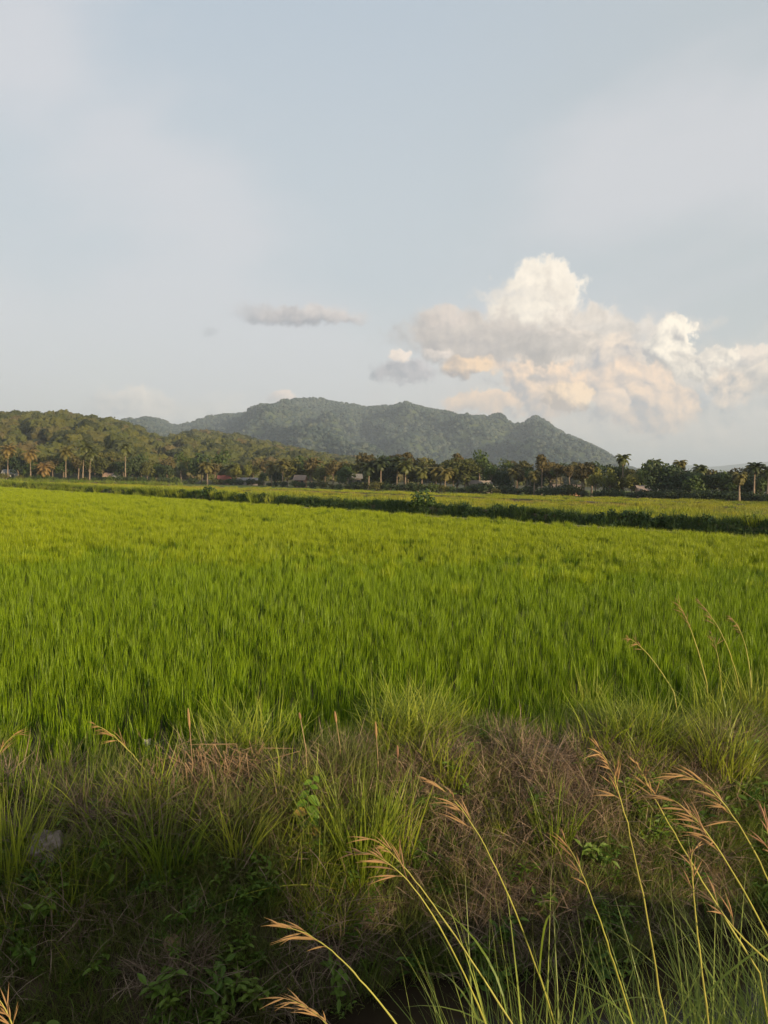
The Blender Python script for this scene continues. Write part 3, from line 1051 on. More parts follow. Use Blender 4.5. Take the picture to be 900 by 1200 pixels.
for i, (px, ty, back, fm, lean, droop, lab) in enumerate(PALMS):
    b_ = base_pt(px, back)
    H = (ground_at(px, HB(px)).y, 0)
    top = at(px, ty, b_.y)
    h = top.z * 0.93
    fl = max(1.9, min(4.2, 14.5 * b_.y / F * (0.85 if droop < 2 else 0.75) * (.82 if px > 580 else 1)))
    tm, cm, nm = palm_meshes(400 + i, h - 0.25 * fl, lean, 26, fl * 1.08, droop, M[fm])
    e = empty('coconut_palm', b_, 0)
    link('trunk', tm, e)
    link('crown', cm, e)
    link('coconut_bunch', nm, e)
    tag(e, lab, 'palm', 'palms along the tree line')


# ------------------------------------------------------------------ houses
def house(px, w, d, h, roof_h, rz, wall_c, roof_c, label, back=0.0, eave=0.5, z=0.0):
    b_ = base_pt(px, back + 5)
    w, d, h, roof_h = w * .8, d * .8, h * .85, roof_h * .85
    e = empty('house', (b_.x, b_.y, z), rz)
    wm_ = solid_mat('house_wall', wall_c, tuple(q * 0.85 for q in wall_c), 1.5, 0.9)
    rm_ = solid_mat('house_roof', roof_c, tuple(q * 0.8 for q in roof_c), 0.8, 0.6)
    mb = MB()
    mb.box((-w / 2, -d / 2, -0.2), (w / 2, d / 2, h))
    for sx in (-1, 1):
        x = sx * (w / 2 - 0.003)
        mb.face([(x, -d / 2, h), (x, d / 2, h), (x, 0, h + roof_h)])
    link('wall', mb.mesh('wall', wm_), e)
    mb = MB()
    k = roof_h / (d / 2)
    t_ = 0.08
    y_ = d / 2 + eave
    for sg in (-1, 1):
        A = [(-w / 2 - eave, 0, h + roof_h + 0.01), (w / 2 + eave, 0, h + roof_h + 0.01), (w / 2 + eave, sg * y_, h + roof_h + 0.01 - k * y_), (-w / 2 - eave, sg * y_, h + roof_h + 0.01 - k * y_)]
        B = [(a_[0], a_[1], a_[2] + t_) for a_ in A]
        q = len(mb.v)
        mb.v += A + B
        mb.tip += [0.5] * 8
        for f in ((0, 1, 2, 3), (4, 7, 6, 5), (0, 4, 5, 1), (1, 5, 6, 2), (2, 6, 7, 3), (3, 7, 4, 0)):
            mb.f.append(tuple(q + i_ for i_ in f))
            mb.mi.append(0)
    link('roof', mb.mesh('roof', rm_), e)
    dm = solid_mat('house_door', (.07, .05, .035), (.10, .07, .05), 4, 0.7)
    gm = solid_mat('house_window', (.03, .035, .04), (.05, .055, .06), 2, 0.25)
    mb = MB()
    mb.box((-0.45, -d / 2 - 0.05, -0.1), (0.45, -d / 2 - 0.003, min(2.0, h - 0.25)))
    link('door', mb.mesh('door', dm), e)
    for xx in (-w * 0.3, w * 0.3):
        mb = MB()
        mb.box((xx - 0.5, -d / 2 - 0.04, h * 0.4), (xx + 0.5, -d / 2 - 0.003, h * 0.8))
        link('window', mb.mesh('window', gm), e)
    tag(e, label, 'house', 'small houses among the trees')
    return e


house(12, 6.0, 5, 3.6, 1.5, R(10), (.5, .48, .45), (.34, .34, .33), 'white walled house half hidden behind the leftmost palm', 10)
house(128, 4.0, 4, 3.0, 1.4, R(-8), (.42, .16, .11), (.45, .30, .22), 'small reddish house between pale trunks left of the broken palm', 8)
house(137, 3.0, 3, 2.6, 1.1, R(20), (.36, .34, .32), (.40, .39, .37), 'tiny white roofed shed beside the small reddish house', 6)
house(263, 6.0, 5, 2.6, 1.7, R(5), (.34, .20, .16), (.34, .11, .08), 'red roofed house by the field edge below the middle hill', 8)
house(291, 10.0, 5, 2.4, 1.1, R(3), (.26, .22, .2), (.30, .28, .26), 'long low house with pale grey roof next to the red roofed house', 8)
house(352, 4.5, 4, 3.4, 1.6, R(-12), (.34, .19, .13), (.33, .24, .18), 'brown walled hut in the trees left of the middle palms', 10)
house(415, 5.0, 4, 4.4, 1.3, R(8), (.15, .13, .115), (.20, .19, .18), 'grey roofed house deep in the trees before the four tall palms', 12)
house(561, 8.0, 5, 2.5, 1.6, R(14), (.24, .2, .16), (.34, .28, .23), 'pale roofed house right of the golden palm thicket', 10)
house(664, 8.0, 4, 2.4, 0.9, R(-6), (.50, .28, .15), (.26, .19, .14), 'low orange walled house glimpsed between bare trunks in the right half', 12)
house(752, 3.0, 3, 2.6, 0.9, R(6), (.5, .34, .26), (.32, .25, .21), 'small pinkish shed half hidden left of the dark trees', 9)

# ------------------------------------------------------------------ tree line
HOUSES = [(12, 6), (132, 9), (263, 8), (291, 11), (352, 6), (415, 4), (561, 10), (664, 9), (752, 4)]
LAND = [(12, 'the white walled house'), (77, 'the lone straight golden palm'), (147, 'the broken palm'), (243, 'the palm by the red roof'), (291, 'the long pale roof'), (352, 'the brown hut'), (446, 'the four tall palms'),
        (521, 'the golden palm thicket'), (561, 'the pale roofed house'), (664, 'the orange walled house'), (729, 'the tallest right hand palm'), (796, 'the shaggy palm'), (866, 'the slim yellow palm')]
ORD = ['first', 'second', 'third', 'fourth', 'fifth', 'sixth', 'seventh', 'eighth', 'ninth', 'tenth', 'eleventh', 'twelfth', 'thirteenth']
TOPF = lambda px: float(np.interp(px, [-30, 0, 60, 100, 150, 180, 230, 260, 300, 350, 400, 450, 500, 550, 590, 615, 640, 670, 700, 730, 760, 820, 900], [535, 538, 540, 532, 536, 541, 546, 548, 547, 543, 541, 540, 538, 541, 548, 549, 545, 549, 556, 555, 552, 552, 554]))


def row(n0, n1, step, back, lift, kinds, where, grp):
    cnt = {}
    px = n0
    while px < n1:
        b_ = base_pt(px, back + rnd.uniform(-2, 4) + (11 if back < 20 and any(abs(px - q_[0]) < q_[1] for q_ in HOUSES) else 0))
        kind = kinds(px)
        q = KINDS[kind]
        ty = TOPF(px) - (8 if px > 540 else 5) - lift + rnd.gauss(0, 5)
        if kind == 'tall':
            ty -= 5
        top = max(3.0, at(px, ty, b_.y).z)
        s_ = top / (q[1] + q[2]) * 0.98
        wid = rnd.uniform(0.9, 1.15)
        e = tree(kind, rnd.randrange(2), b_, s_ * wid, rnd.uniform(0, 6.28), 1 / wid)
        lm = [l for l in LAND if l[0] <= px]
        base_ = ('right of ' + lm[-1][1]) if lm else 'at the left end'
        cnt[base_] = cnt.get(base_, 0) + 1
        tag(e, '%s, %s %s %s' % ('slim tree' if kind == 'tall' else q[9].split(' with ')[0], ORD[cnt[base_] - 1], where, base_), 'tree', grp)
        px += step * rnd.uniform(0.75, 1.25)


def kf(px):
    if px < 120:
        return rnd.choice(['green', 'round', 'dark', 'round', 'brown'])
    if px < 420:
        return rnd.choice(['round', 'green', 'brown', 'round', 'yellow', 'airy', 'dark'])
    if px < 600:
        return rnd.choice(['brown', 'round', 'dark', 'airy', 'round'])
    if px < 690:
        return rnd.choice(['tall', 'tall', 'airy', 'brown', 'dark'])
    if px < 750:
        return rnd.choice(['yellow', 'round', 'yellow', 'green'])
    return rnd.choice(['dark', 'dark', 'green', 'dark'])


def kb_(px):
    if px < 420:
        return rnd.choice(['round', 'green', 'brown', 'round', 'airy'])
    if px < 700:
        return rnd.choice(['brown', 'round', 'tall', 'airy', 'dark', 'brown'])
    return rnd.choice(['round', 'green', 'brown', 'dark'])


row(-25, 930, 14, 9, 0, kf, 'front tree', 'trees at the edge of the fields')
row(-30, 930, 14, 28, 4, kb_, 'back tree', 'trees behind the front row')
for x_, y_, s_, k_, lab in [(74, 124, .75, 'dark', 'unseen dark tree added to shade the tree line, nearest the road'), (83, 130, .8, 'green', 'unseen bushy tree added to shade the tree line, second from the road'),
                            (91, 137, .8, 'dark', 'unseen dark tree added to shade the tree line, third from the road'), (100, 142, .85, 'dark', 'unseen dark tree added to shade the tree line, farthest from the road')]:
    tag(tree(k_, 0, (x_, y_, 0), s_, x_), lab, 'tree', 'unseen trees added to shade the right tree line')  # out of view, added to cast shade on the right tree line
# bushes at the foot of the trees
bm = [(leafy(500 + i, 420, 1.7, 1.15, 0.22, M[m_], 5).mesh('bush', M[m_])) for i, m_ in enumerate(['leafD', 'leafB', 'leafD', 'leafA'])]
bn_ = ['dark low bush', 'green low bush', 'dark rounded bush', 'olive low bush']
cnt = {}
px = -15
while px < 925:
    i = rnd.choice([0, 1, 2, 3] if px < 700 else [0, 2, 2, 1])
    b_ = base_pt(px, rnd.uniform(1.0, 4.5))
    o = link('bush', bm[i], loc=b_)
    k = rnd.uniform(0.6, 1.25) * (1.15 if any(abs(px - q_[0]) < q_[1] + 4 for q_ in HOUSES) else 1)
    o.scale = (k * 1.25, k * 1.25, k)
    o.rotation_euler.z = rnd.uniform(0, 6.28)
    lm = [l for l in LAND if l[0] <= px]
    base_ = ('right of ' + lm[-1][1]) if lm else 'at the left end'
    cnt[base_] = cnt.get(base_, 0) + 1
    tag(o, '%s under the trees, %s %s' % (bn_[i], ORD[cnt[base_] - 1], base_), 'bush', 'bushes at the foot of the trees')
    px += 11 * rnd.uniform(0.7, 1.3)

# bushes and tall tufts standing on the dike
fb = template([], 'none')
for px, py, hh, mi, lab in [(495, 604, 1.9, 'dikedark', 'dark branching bush standing up above the middle of the dike'),
                            (120, 577, 1.3, 'lush', 'green shrub on the far left part of the dike'),
                            (178, 582, 1.7, 'lush', 'bright broad shrub on the left part of the dike'),
                            (205, 585, 1.6, 'lush', 'bright shrub right of the broad one on the dike'),
                            (245, 586, 1.6, 'dikedark', 'upright dark shrub on the dike below the golden palm'),
                            (232, 585, 1.0, 'dikedark', 'low dark shrub just left of the upright one on the dike'),
                            (262, 588, 1.0, 'dike', 'small green shrub right of the upright dark one'),
                            (884, 634, 1.5, 'lush', 'bright yellow green clump at the right end of the dike')]:
    g = ground_at(px, py)
    # slide along the view ray to the dike line
    d_ = Vector((g.x, g.y)).normalized()
    k = (D0[0] * DN[0] + D0[1] * DN[1]) / (d_.x * DN[0] + d_.y * DN[1])
    b_ = Vector((d_.x * k, d_.y * k, 0.35))
    if mi == 'lush':
        me_ = tuft(600 + px, 220, 0.9 if px < 300 else .5, 0.8, hh * 1.15, 0.04, 0.5, 0.6, 4).mesh('shrub', M['lush'])
    else:
        me_ = leafy(600 + px, 420, hh * 0.62, hh * 0.5, 0.16, M[mi], 6).mesh('shrub', M[mi])
    tag(link('shrub', me_, loc=b_), lab, 'shrub', 'shrubs along the dike')


# ------------------------------------------------------------------ hills and mountain
def relief_mesh(name, Y, Yfoot, prof, x0, x1, nx, ny, spur, seed, mat_, back=1.25, sp_scale=1.0, fall=0.85):
    """a wooded height: its ridge stands at distance Y with the skyline prof [(px, row)], spurs run down to Yfoot"""
    pu = []
    for px, py in prof:
        d = ray(px, py)
        pu.append((d.x / d.y * Y, EYE + d.z / d.y * Y))
    pu = np.array(pu)
    X_, Y_ = np.meshgrid(np.linspace(x0, x1, nx), np.linspace(Yfoot, Y * back, ny))
    xx_ = np.linspace(x0, x1, nx)
    tp = np.interp(xx_, pu[:, 0], pu[:, 1])
    tp = np.convolve(np.pad(tp, 1, 'edge'), [.2, .6, .2], 'valid')
    top = np.interp(X_ * Y / Y_, xx_, tp) * np.minimum(1, (Y_ / Y) ** .3)
    t_ = np.where(Y_ <= Y, (Y_ - Yfoot) / (Y - Yfoot), 1 - (Y_ - Y) / (Y * back - Y) * 0.9)
    t_ = np.clip(t_, 0, 1)
    base = top * t_ ** fall
    rid = 1 - np.abs(fnoise(X_ * sp_scale + 0.35 * (Y_ - Yfoot), Y_ * 0.28, spur[0], seed, 4))
    rid2 = fnoise(X_, Y_ * 0.6, spur[0] * 3, seed + 3, 4)
    bump = (rid - 0.82) * spur[1] * np.sin(np.pi * np.clip(t_, 0, 1) ** 0.9) + rid2 * spur[1] * 0.25 * t_ * (1 - t_) * 4
    bump *= np.clip(top / (spur[1] * 1.2), 0, 1)
    Z = np.maximum(base + bump, -0.5 + 0 * base)
    Z[0, :] = -1.0
    Z[-1, :] = -1.0
    Z[:, 0] = np.minimum(Z[:, 0], -1.0)
    Z[:, -1] = np.minimum(Z[:, -1], -1.0)
    I = np.arange(nx * ny).reshape(ny, nx)
    f = np.stack([I[:-1, :-1], I[:-1, 1:], I[1:, 1:], I[1:, :-1]], -1).reshape(-1, 4)
    me_ = bpy.data.meshes.new(name)
    me_.from_pydata(np.stack([X_, Y_, Z], -1).reshape(-1, 3).tolist(), [], f.tolist())
    me_.materials.append(mat_)
    me_.polygons.foreach_set('use_smooth', [True] * len(me_.polygons))
    o_ = link(name, me_)
    tag(o_, kind='structure')
    gxx, gyy = np.linspace(x0, x1, nx), np.linspace(Yfoot, Y * back, ny)

    def zf(x, y):
        fx = np.clip((x - x0) / (x1 - x0) * (nx - 1), 0, nx - 1.001)
        fy = np.clip((y - Yfoot) / (Y * back - Yfoot) * (ny - 1), 0, ny - 1.001)
        a_, b_ = fx.astype(int), fy.astype(int)
        u_, v_ = fx - a_, fy - b_
        return Z[b_, a_] * (1 - u_) * (1 - v_) + Z[b_, a_ + 1] * u_ * (1 - v_) + Z[b_ + 1, a_] * (1 - u_) * v_ + Z[b_ + 1, a_ + 1] * u_ * v_
    return zf


M['hillsoil'] = solid_mat('hill_undergrowth', (.045, .05, .018), (.08, .075, .03), 0.03, 0.95)
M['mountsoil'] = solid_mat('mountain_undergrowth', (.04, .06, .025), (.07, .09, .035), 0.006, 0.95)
# tree height is taken off the skylines (about 9 px at the near hill, 3 px at the mountain)
hillA = relief_mesh('hill', 760, 330, [(-260, 513), (-160, 500), (-60, 494), (0, 494), (40, 492), (75, 492), (110, 495), (135, 502), (158, 508), (180, 520), (205, 533), (240, 548), (280, 562), (320, 562), (420, 566)], -640, 40, 110, 60, (0.012, 26), 4.0, M['hillsoil'])
hillB = relief_mesh('hill', 1050, 420, [(60, 566), (120, 548), (160, 528), (200, 516), (235, 511), (265, 514), (300, 522), (350, 532), (400, 541), (450, 549), (500, 554), (560, 559), (620, 564), (760, 566), (960, 561), (1100, 566)], -560, 640, 140, 70, (0.009, 24), 14.0, M['hillsoil'])
mtn = relief_mesh('mountain', 3300, 1500, [(-60, 520), (60, 505), (130, 500), (165, 493), (188, 492), (206, 500), (225, 495), (245, 488), (258, 486), (275, 487), (300, 484), (320, 479), (345, 467), (375, 467), (392, 473), (410, 474), (430, 480), (450, 476), (485, 478), (515, 482), (540, 489), (570, 492), (585, 496), (608, 502), (627, 491.5), (642, 497), (660, 508), (690, 521), (712, 532), (730, 545), (760, 556), (830, 564), (960, 568)], -2000, 2000, 320, 120, (0.0017, 460), 22.0, M['mountsoil'], sp_scale=1.0)


def blob(seed, r_, zf_, cards, card, sub=2):
    """a far tree: a lumpy rounded crown shell with leaf clumps standing out of it"""
    import bmesh
    q = random.Random(seed)
    bm = bmesh.new()
    bmesh.ops.create_icosphere(bm, subdivisions=sub, radius=1)
    mb = MB()
    bm.verts.ensure_lookup_table()

    def rad(n_):
        return r_ * (.82 + .34 * mnoise.noise(n_ * 1.9 + Vector((seed, 0, 0))) + .20 * mnoise.noise(n_ * 4.5 + Vector((0, seed, 0))))
    for v in bm.verts:
        n_ = v.co.normalized()
        k = rad(n_)
        mb.v.append((n_.x * k, n_.y * k, r_ * zf_ * .8 + n_.z * k * zf_))
        mb.tip.append(.5)
    for f in bm.faces:
        mb.f.append(tuple(v.index for v in f.verts))
        mb.mi.append(0)
    bm.free()
    for _ in range(cards):
        n_ = Vector((q.gauss(0, 1), q.gauss(0, 1), q.gauss(0, 1) + .4)).normalized()
        k = rad(n_) * q.uniform(.92, 1.08)
        card_at(mb, q, Vector((n_.x * k, n_.y * k, r_ * zf_ * .8 + n_.z * k * zf_)), n_, card * q.uniform(.5, 1.2), .4)
    return mb


M['mountbark'] = M['bark']
hmb = [blob(700 + i, 4.9, 0.95, 170, 0.62, 3) for i in range(5)]
hm = [q.mesh('hill_tree', M['hill']) for q in hmb]
tpl_hill = template(hm, 'hill_tree')
mmb = [blob(720 + i, 6.3, 0.95, 24, 1.5, 2) for i in range(4)]
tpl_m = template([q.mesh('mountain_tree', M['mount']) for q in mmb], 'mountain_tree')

# hillside wood: the nearest trees as things, the rest as one wood
hp = []
for zf, (x0, x1), (y0, y1), dn in ((hillA, (-630, 30), (350, 800), 1 / 42), (hillB, (-540, 620), (440, 1090), 1 / 50)):
    n = int((x1 - x0) * (y1 - y0) * dn)
    x, y = rng.uniform(x0, x1, n), rng.uniform(y0, y1, n)
    k = np.abs(x) < 0.52 * y + 40
    x, y = x[k], y[k]
    z = zf(x, y)
    k = z > 1.5
    hp.append(np.stack([x, y, z], -1)[k])
# keep the taller surface where the two hills cross
a_, b_ = hp
a_ = a_[a_[:, 2] >= hillB(a_[:, 0], a_[:, 1]) - 1]
b_ = b_[b_[:, 2] >= hillA(b_[:, 0], b_[:, 1]) - 1]
hp = np.concatenate([a_, b_])
dist = np.hypot(hp[:, 0], hp[:, 1])
infr = (np.abs(hp[:, 0]) < 0.47 * hp[:, 1])
seen = infr & (hp[:, 2] > 12) & (dist < 760)
order = np.argsort(np.where(seen, dist, 1e9))
pick = order[:150]
rest = np.setdiff1d(np.arange(len(hp)), pick)
hp_r = hp[rest]
n = len(hp_r)
scl = rng.choice([.5, .7, .9, 1.05, 1.3], n) * rng.uniform(.9, 1.1, n) * (1 + 0.3 * vnoise(hp_r[:, 0], hp_r[:, 1], 0.02, 6.0))
scatter('hill_forest', hp_r - [0, 0, 1.0], tpl_hill, euler_rand(n, 0.05), scl, rng.integers(0, 5, n), 'dense mixed wood covering the low hills behind the palms', 'forest')
for j in pick:
    o = link('hill_tree', hm[rnd.randrange(5)], loc=tuple(hp[j] - [0, 0, 1.0]))
    k = rnd.uniform(0.7, 1.25)
    o.scale = (k, k, k * rnd.uniform(0.9, 1.2))
    o.rotation_euler.z = rnd.uniform(0, 6.28)
    tag(o, 'rounded olive tree among many alike low on the wooded hillside', 'tree', 'trees low on the wooded hillside')

n = 80000
x, y = rng.uniform(-1980, 1980, n), rng.uniform(1560, 3500, n)
k = np.abs(x) < 0.53 * y + 60
x, y = x[k], y[k]
z = mtn(x, y)
k = z > 20
x, y, z = x[k], y[k], z[k]
n = len(x)
print('mountain', n, 'hill', len(hp_r))
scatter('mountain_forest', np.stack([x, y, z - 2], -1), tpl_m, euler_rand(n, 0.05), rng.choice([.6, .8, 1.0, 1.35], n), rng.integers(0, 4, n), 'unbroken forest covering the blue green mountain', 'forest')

# mast on the mountain ridge
mp = at(464, 476, 3300)
mz = float(mtn(np.array([mp.x]), np.array([3290.0]))[0])
mb = MB()
for sx, sy in ((-1, -1), (1, -1), (1, 1), (-1, 1)):
    mb.tube([(sx * 2.2, sy * 2.2, -4), (sx * 0.5, sy * 0.5, 44)], [0.35, 0.2], 4)
for k in range(10):
    z0, w0 = k * 4.4, 2.2 - 1.7 * k / 10
    for a0, b0 in (((-w0, -w0), (w0, -w0)), ((w0, -w0), (w0, w0)), ((w0, w0), (-w0, w0)), ((-w0, w0), (-w0, -w0))):
        mb.tube([(*a0, z0), (*b0, z0 + 4)], 0.12, 3)
e = tag(empty('radio_mast', (mp.x, 3290, mz)), 'thin lattice radio mast on the mountain ridge above the middle palms', 'mast')
link('lattice_tower', mb.mesh('lattice_tower', solid_mat('mast_steel', (.5, .5, .5), (.6, .6, .6), 1)), e)
mb = MB()
mb.box((8, -3, -2), (20, 3, 7))
link('equipment_hut', mb.mesh('equipment_hut', solid_mat('mast_hut', (.75, .74, .72), (.7, .69, .67), 1)), e)

# faint blue ridges beyond the mountain
relief_mesh('mountain', 8600, 7600, [(520, 566), (640, 566), (720, 556), (770, 547), (800, 544), (835, 547), (870, 543), (905, 540), (960, 540), (1060, 552), (1160, 566)], 500, 6500, 120, 20, (0.0008, 120), 31.0, M['mountsoil'], 1.1)
relief_mesh('mountain', 7300, 6500, [(640, 566), (740, 562), (800, 555), (850, 550), (885, 553), (930, 549), (1000, 555), (1100, 566)], 1000, 5200, 100, 18, (0.0009, 90), 37.0, M['mountsoil'], 1.1)

# ------------------------------------------------------------------ haze
hb = MB()
hb.box((-10400, -10400, -2.6), (10400, 10400, 470))
hz, t = new_mat('haze_air')
pv = t.nodes.new('ShaderNodeVolumePrincipled')
pv.inputs['Color'].default_value = (0.74, 0.86, 1.0, 1)
pv.inputs['Density'].default_value = 1 / 6200
pv.inputs['Anisotropy'].default_value = 0.1
o = t.nodes.new('ShaderNodeOutputMaterial')
t.links.new(pv.outputs[0], o.inputs['Volume'])
tag(link('haze', hb.mesh('haze', hz)), 'thin blue evening haze over the whole valley', 'haze', kind='stuff')

# ------------------------------------------------------------------ the ditch bank
def hit(px, py):
    """where the sight line through a pixel meets the bank"""
    d = ray(px, py)
    o_ = Vector((0, 0, EYE))
    s_ = 2.5
    while s_ < 60:
        p_ = o_ + d * s_ / d.y
        if p_.y > 3.2 and p_.z < h1(p_.x, p_.y):
            break
        s_ += 0.03
    return p_


def tangle(seed, n, rad, lmin, lmax, w, hmax=0.16):
    """flattened dead blades lying across each other"""
    r_ = random.Random(seed)
    mb = MB()
    for _ in range(n):
        a0, rr = r_.uniform(0, 6.283), rad * math.sqrt(r_.random())
        blade(mb, (rr * math.cos(a0), rr * math.sin(a0), r_.uniform(-0.02, hmax * 0.4)), r_.uniform(0, 6.283), r_.uniform(lmin, lmax), w * r_.uniform(.6, 1.3), r_.uniform(0.5, 1.35), r_.uniform(-0.2, 1.4), 4, twist=r_.uniform(-1.5, 1.5))
    return mb


def leaf_face(mb, base, d, up, L, W, fold=0.25, mi=0):
    """a pointed oval leaf with a midrib fold"""
    d = d.normalized()
    side = d.cross(up)
    side = side.normalized() if side.length > 1e-5 else d.orthogonal().normalized()
    nn = side.cross(d).normalized()
    rows = []
    for t_, w_ in ((0, .08), (.18, .7), (.42, 1.0), (.7, .72), (.88, .32)):
        c_ = base + d * L * t_ - nn * L * 0.22 * t_ * t_
        rows.append((c_, side * W * .5 * w_, nn * W * fold * w_))
    tipp = base + d * L - nn * L * .24
    for sg in (-1, 1):
        mb.quadstrip([(c_, c_ + s_ * sg + n_) for c_, s_, n_ in rows] + [(tipp,)], None, mi)


def weed(seed, nst, h, L):
    r_ = random.Random(seed)
    mb = MB()
    for _ in range(nst):
        az = r_.uniform(0, 6.283)
        tip_ = Vector((math.cos(az) * h * r_.uniform(.2, .8), math.sin(az) * h * r_.uniform(.2, .8), h * r_.uniform(.6, 1.1)))
        mb.tube([(0, 0, -.02), tip_ * .5 + Vector((0, 0, .1 * h)), tip_], [.004, .003, .0015], 4)
        for k in range(6):
            t_ = 0.3 + 0.14 * k
            p_ = tip_ * t_ + Vector((0, 0, .1 * h * math.sin(3.14 * t_)))
            a2 = az + k * 2.4 + r_.gauss(0, .3)
            dd = Vector((math.cos(a2), math.sin(a2), r_.uniform(-.1, .6)))
            leaf_face(mb, p_, dd, Vector((0, 0, 1)), L * r_.uniform(.6, 1.2), L * r_.uniform(.32, .5))
    return mb


def bank_pts(n, x0, x1, wfun, t0=-0.02, t1=1.45, jit=0.0):
    x = rng.uniform(x0, x1, n)
    t_ = rng.uniform(t0, t1, n)
    y = foot_y(x) + t_ * (crest_y(x) - foot_y(x))
    k = rng.random(n) < wfun(x, t_, y)
    x, y, t_ = x[k], y[k], t_[k]
    return np.stack([x, y, height(x, y)], -1), t_


tpl_sg = template([tuft(800 + i, 26, .09, .10, .34, .007, .7, 1.0, 4).mesh('bank_grass_tuft', M['grass']) for i in range(6)], 'bank_grass_tuft')
tpl_lg = template([tuft(820 + i, 26, .10, .25, .62, .0085, .65, 1.25, 5).mesh('lush_tuft', M['lush']) for i in range(6)], 'lush_tuft')
tpl_dg = template([tangle(840 + i, 34, .18, .14, .46, .0075).mesh('dead_tangle', M['dry']) for i in range(6)], 'dead_tangle')
tpl_wd = template([weed(860 + i, 5 - i // 2, .12 + .03 * i, .04 + .02 * i).mesh('weed_plant', M['weed']) for i in range(4)] + [tuft(870 + i, 16, .05, .12, .4, .012, .6, 1.2, 5).mesh('weed_plant', M['weed']) for i in range(2)], 'weed_plant')


def patchy(x, y, s, seed, lo=-0.15, hi=0.25):
    return np.clip((vnoise(x, y, s, seed) - lo) / (hi - lo), 0, 1)


def gauss2(x, t_, cx, ct, sx, st): return np.exp(-((x - cx) / sx) ** 2 - ((t_ - ct) / st) ** 2)


dead_zone = lambda x, t_: np.clip(1.0 * gauss2(x, t_, 1.9, .78, 1.5, .30) + .28 * gauss2(x, t_, -1.4, .9, 1.0, .25) + .4 * gauss2(x, t_, .5, .5, .6, .4), 0, 1)
p, t_ = bank_pts(15000, -6.5, 9.5, lambda x, t, y: np.clip((.35 + .65 * patchy(x, y, 1.4, 2.0)) * (1 - .75 * dead_zone(x, t)) * np.where(t > 1.25, .35, 1) * np.where((x > -3.7) & (x < -2.5) & (t > .7), .35, 1), 0, 1))
n = len(p)
scatter('bank_grass', p, tpl_sg, euler_rand(n, .25), rng.uniform(.6, 1.25, n) * (0.85 + .35 * np.clip(t_, 0, 1.1)), rng.integers(0, 6, n), 'short rough grass covering the slope of the ditch bank', 'grass')
p, t_ = bank_pts(4200, -6.5, 9.5, lambda x, t, y: np.clip(patchy(x, y, 1.0, 7.0, 0.0, .3) * np.where(x > 2.6, 1.0, np.where(x < .7, .85, .35)) * np.where(t > .72, 1.0, np.where(x < .5, .55, .2)) * np.where((x > -3.7) & (x < -2.5) & (t > .6), .08, 1), 0, 1), .2, 1.5)
n = len(p)
scatter('crest_grass', p, tpl_lg, euler_rand(n, .2), rng.uniform(.6, 1.15, n) * np.where(t_ > .85, 1.15 + .35 * patchy(p[:, 0], p[:, 1], .8, 41.0), 1), rng.integers(0, 6, n), 'longer fresh green grass along the top of the ditch bank', 'grass')
p, t_ = bank_pts(5600, -6.5, 9.5, lambda x, t, y: np.clip(.07 + .9 * dead_zone(x, t) + .45 * patchy(x, y, 1.7, 12.0), 0, 1), .05, 1.2)
n = len(p)
scatter('dead_grass', p + [0, 0, .02], tpl_dg, euler_rand(n, .35), rng.uniform(.6, 1.2, n), rng.integers(0, 6, n), 'tangled brown dead grass lying on the ditch bank', 'dry grass')
p, t_ = bank_pts(6500, -6.5, 9.5, lambda x, t, y: np.clip(np.where(t < .62, 1.0, .15) * (.15 + .85 * patchy(x, y, 1.2, 21.0, -.1, .3)) * (1 - .6 * dead_zone(x, t)), 0, 1), -.05, 1.1)
n = len(p)
scatter('bank_weeds', p + [0, 0, .03], tpl_wd, euler_rand(n, .35), rng.uniform(.5, 1.15, n), rng.integers(0, 6, n), 'small dark broad leaved weeds low on the ditch bank', 'weeds')

# the near side of the ditch, where the viewer stands
m_ = 1500
x = rng.uniform(-4.5, 4.5, m_)
y = rng.uniform(-1.0, 1.95, m_)
scatter('roadside_grass', np.stack([x, y, height(x, y)], -1), tpl_sg, euler_rand(m_, .15), rng.uniform(.7, 1.2, m_), rng.integers(0, 6, m_), 'short grass on the near shoulder of the ditch', 'grass')
tpl_ta = template([tuft(880 + i, 14, .06, .75, 1.45, .0095, .30, .95, 9).mesh('tall_tuft', M['tall']) for i in range(7)], 'tall_tuft')
m_ = 900
x = rng.uniform(0.05, 2.6, m_)
y = rng.uniform(1.9, 3.0, m_)
pr = np.clip((x - .15) / 1.0, .12, 1) * np.where(patchy(x, y, 2.2, 31.0) > .35, 1, .35)
k = rng.random(m_) < pr
x, y = x[k], y[k]
scatter('ditch_edge_grass', np.stack([x, y, height(x, y)], -1), tpl_ta, euler_rand(len(x), .12), rng.uniform(.75, 1.1, len(x)) * np.clip(.72 + .2 * x, .7, 1.1), rng.integers(0, 7, len(x)), 'long arching green grass leaning over the near edge of the ditch', 'grass')

# unseen tall grass right of the viewer, added to roughen the bank shadow
m_ = 170
x, y = rng.uniform(2.7, 10, m_), rng.uniform(1.5, 3.4, m_)
scatter('roadside_grass', np.stack([x, y, height(x, y)], -1), tpl_ta, euler_rand(m_, .15), rng.uniform(.2, .6, m_) * (.5 + patchy(x, y, .9, 51.0)), rng.integers(0, 7, m_), 'unseen ragged tall grass added right of the viewer to break up shadow edges', 'grass')

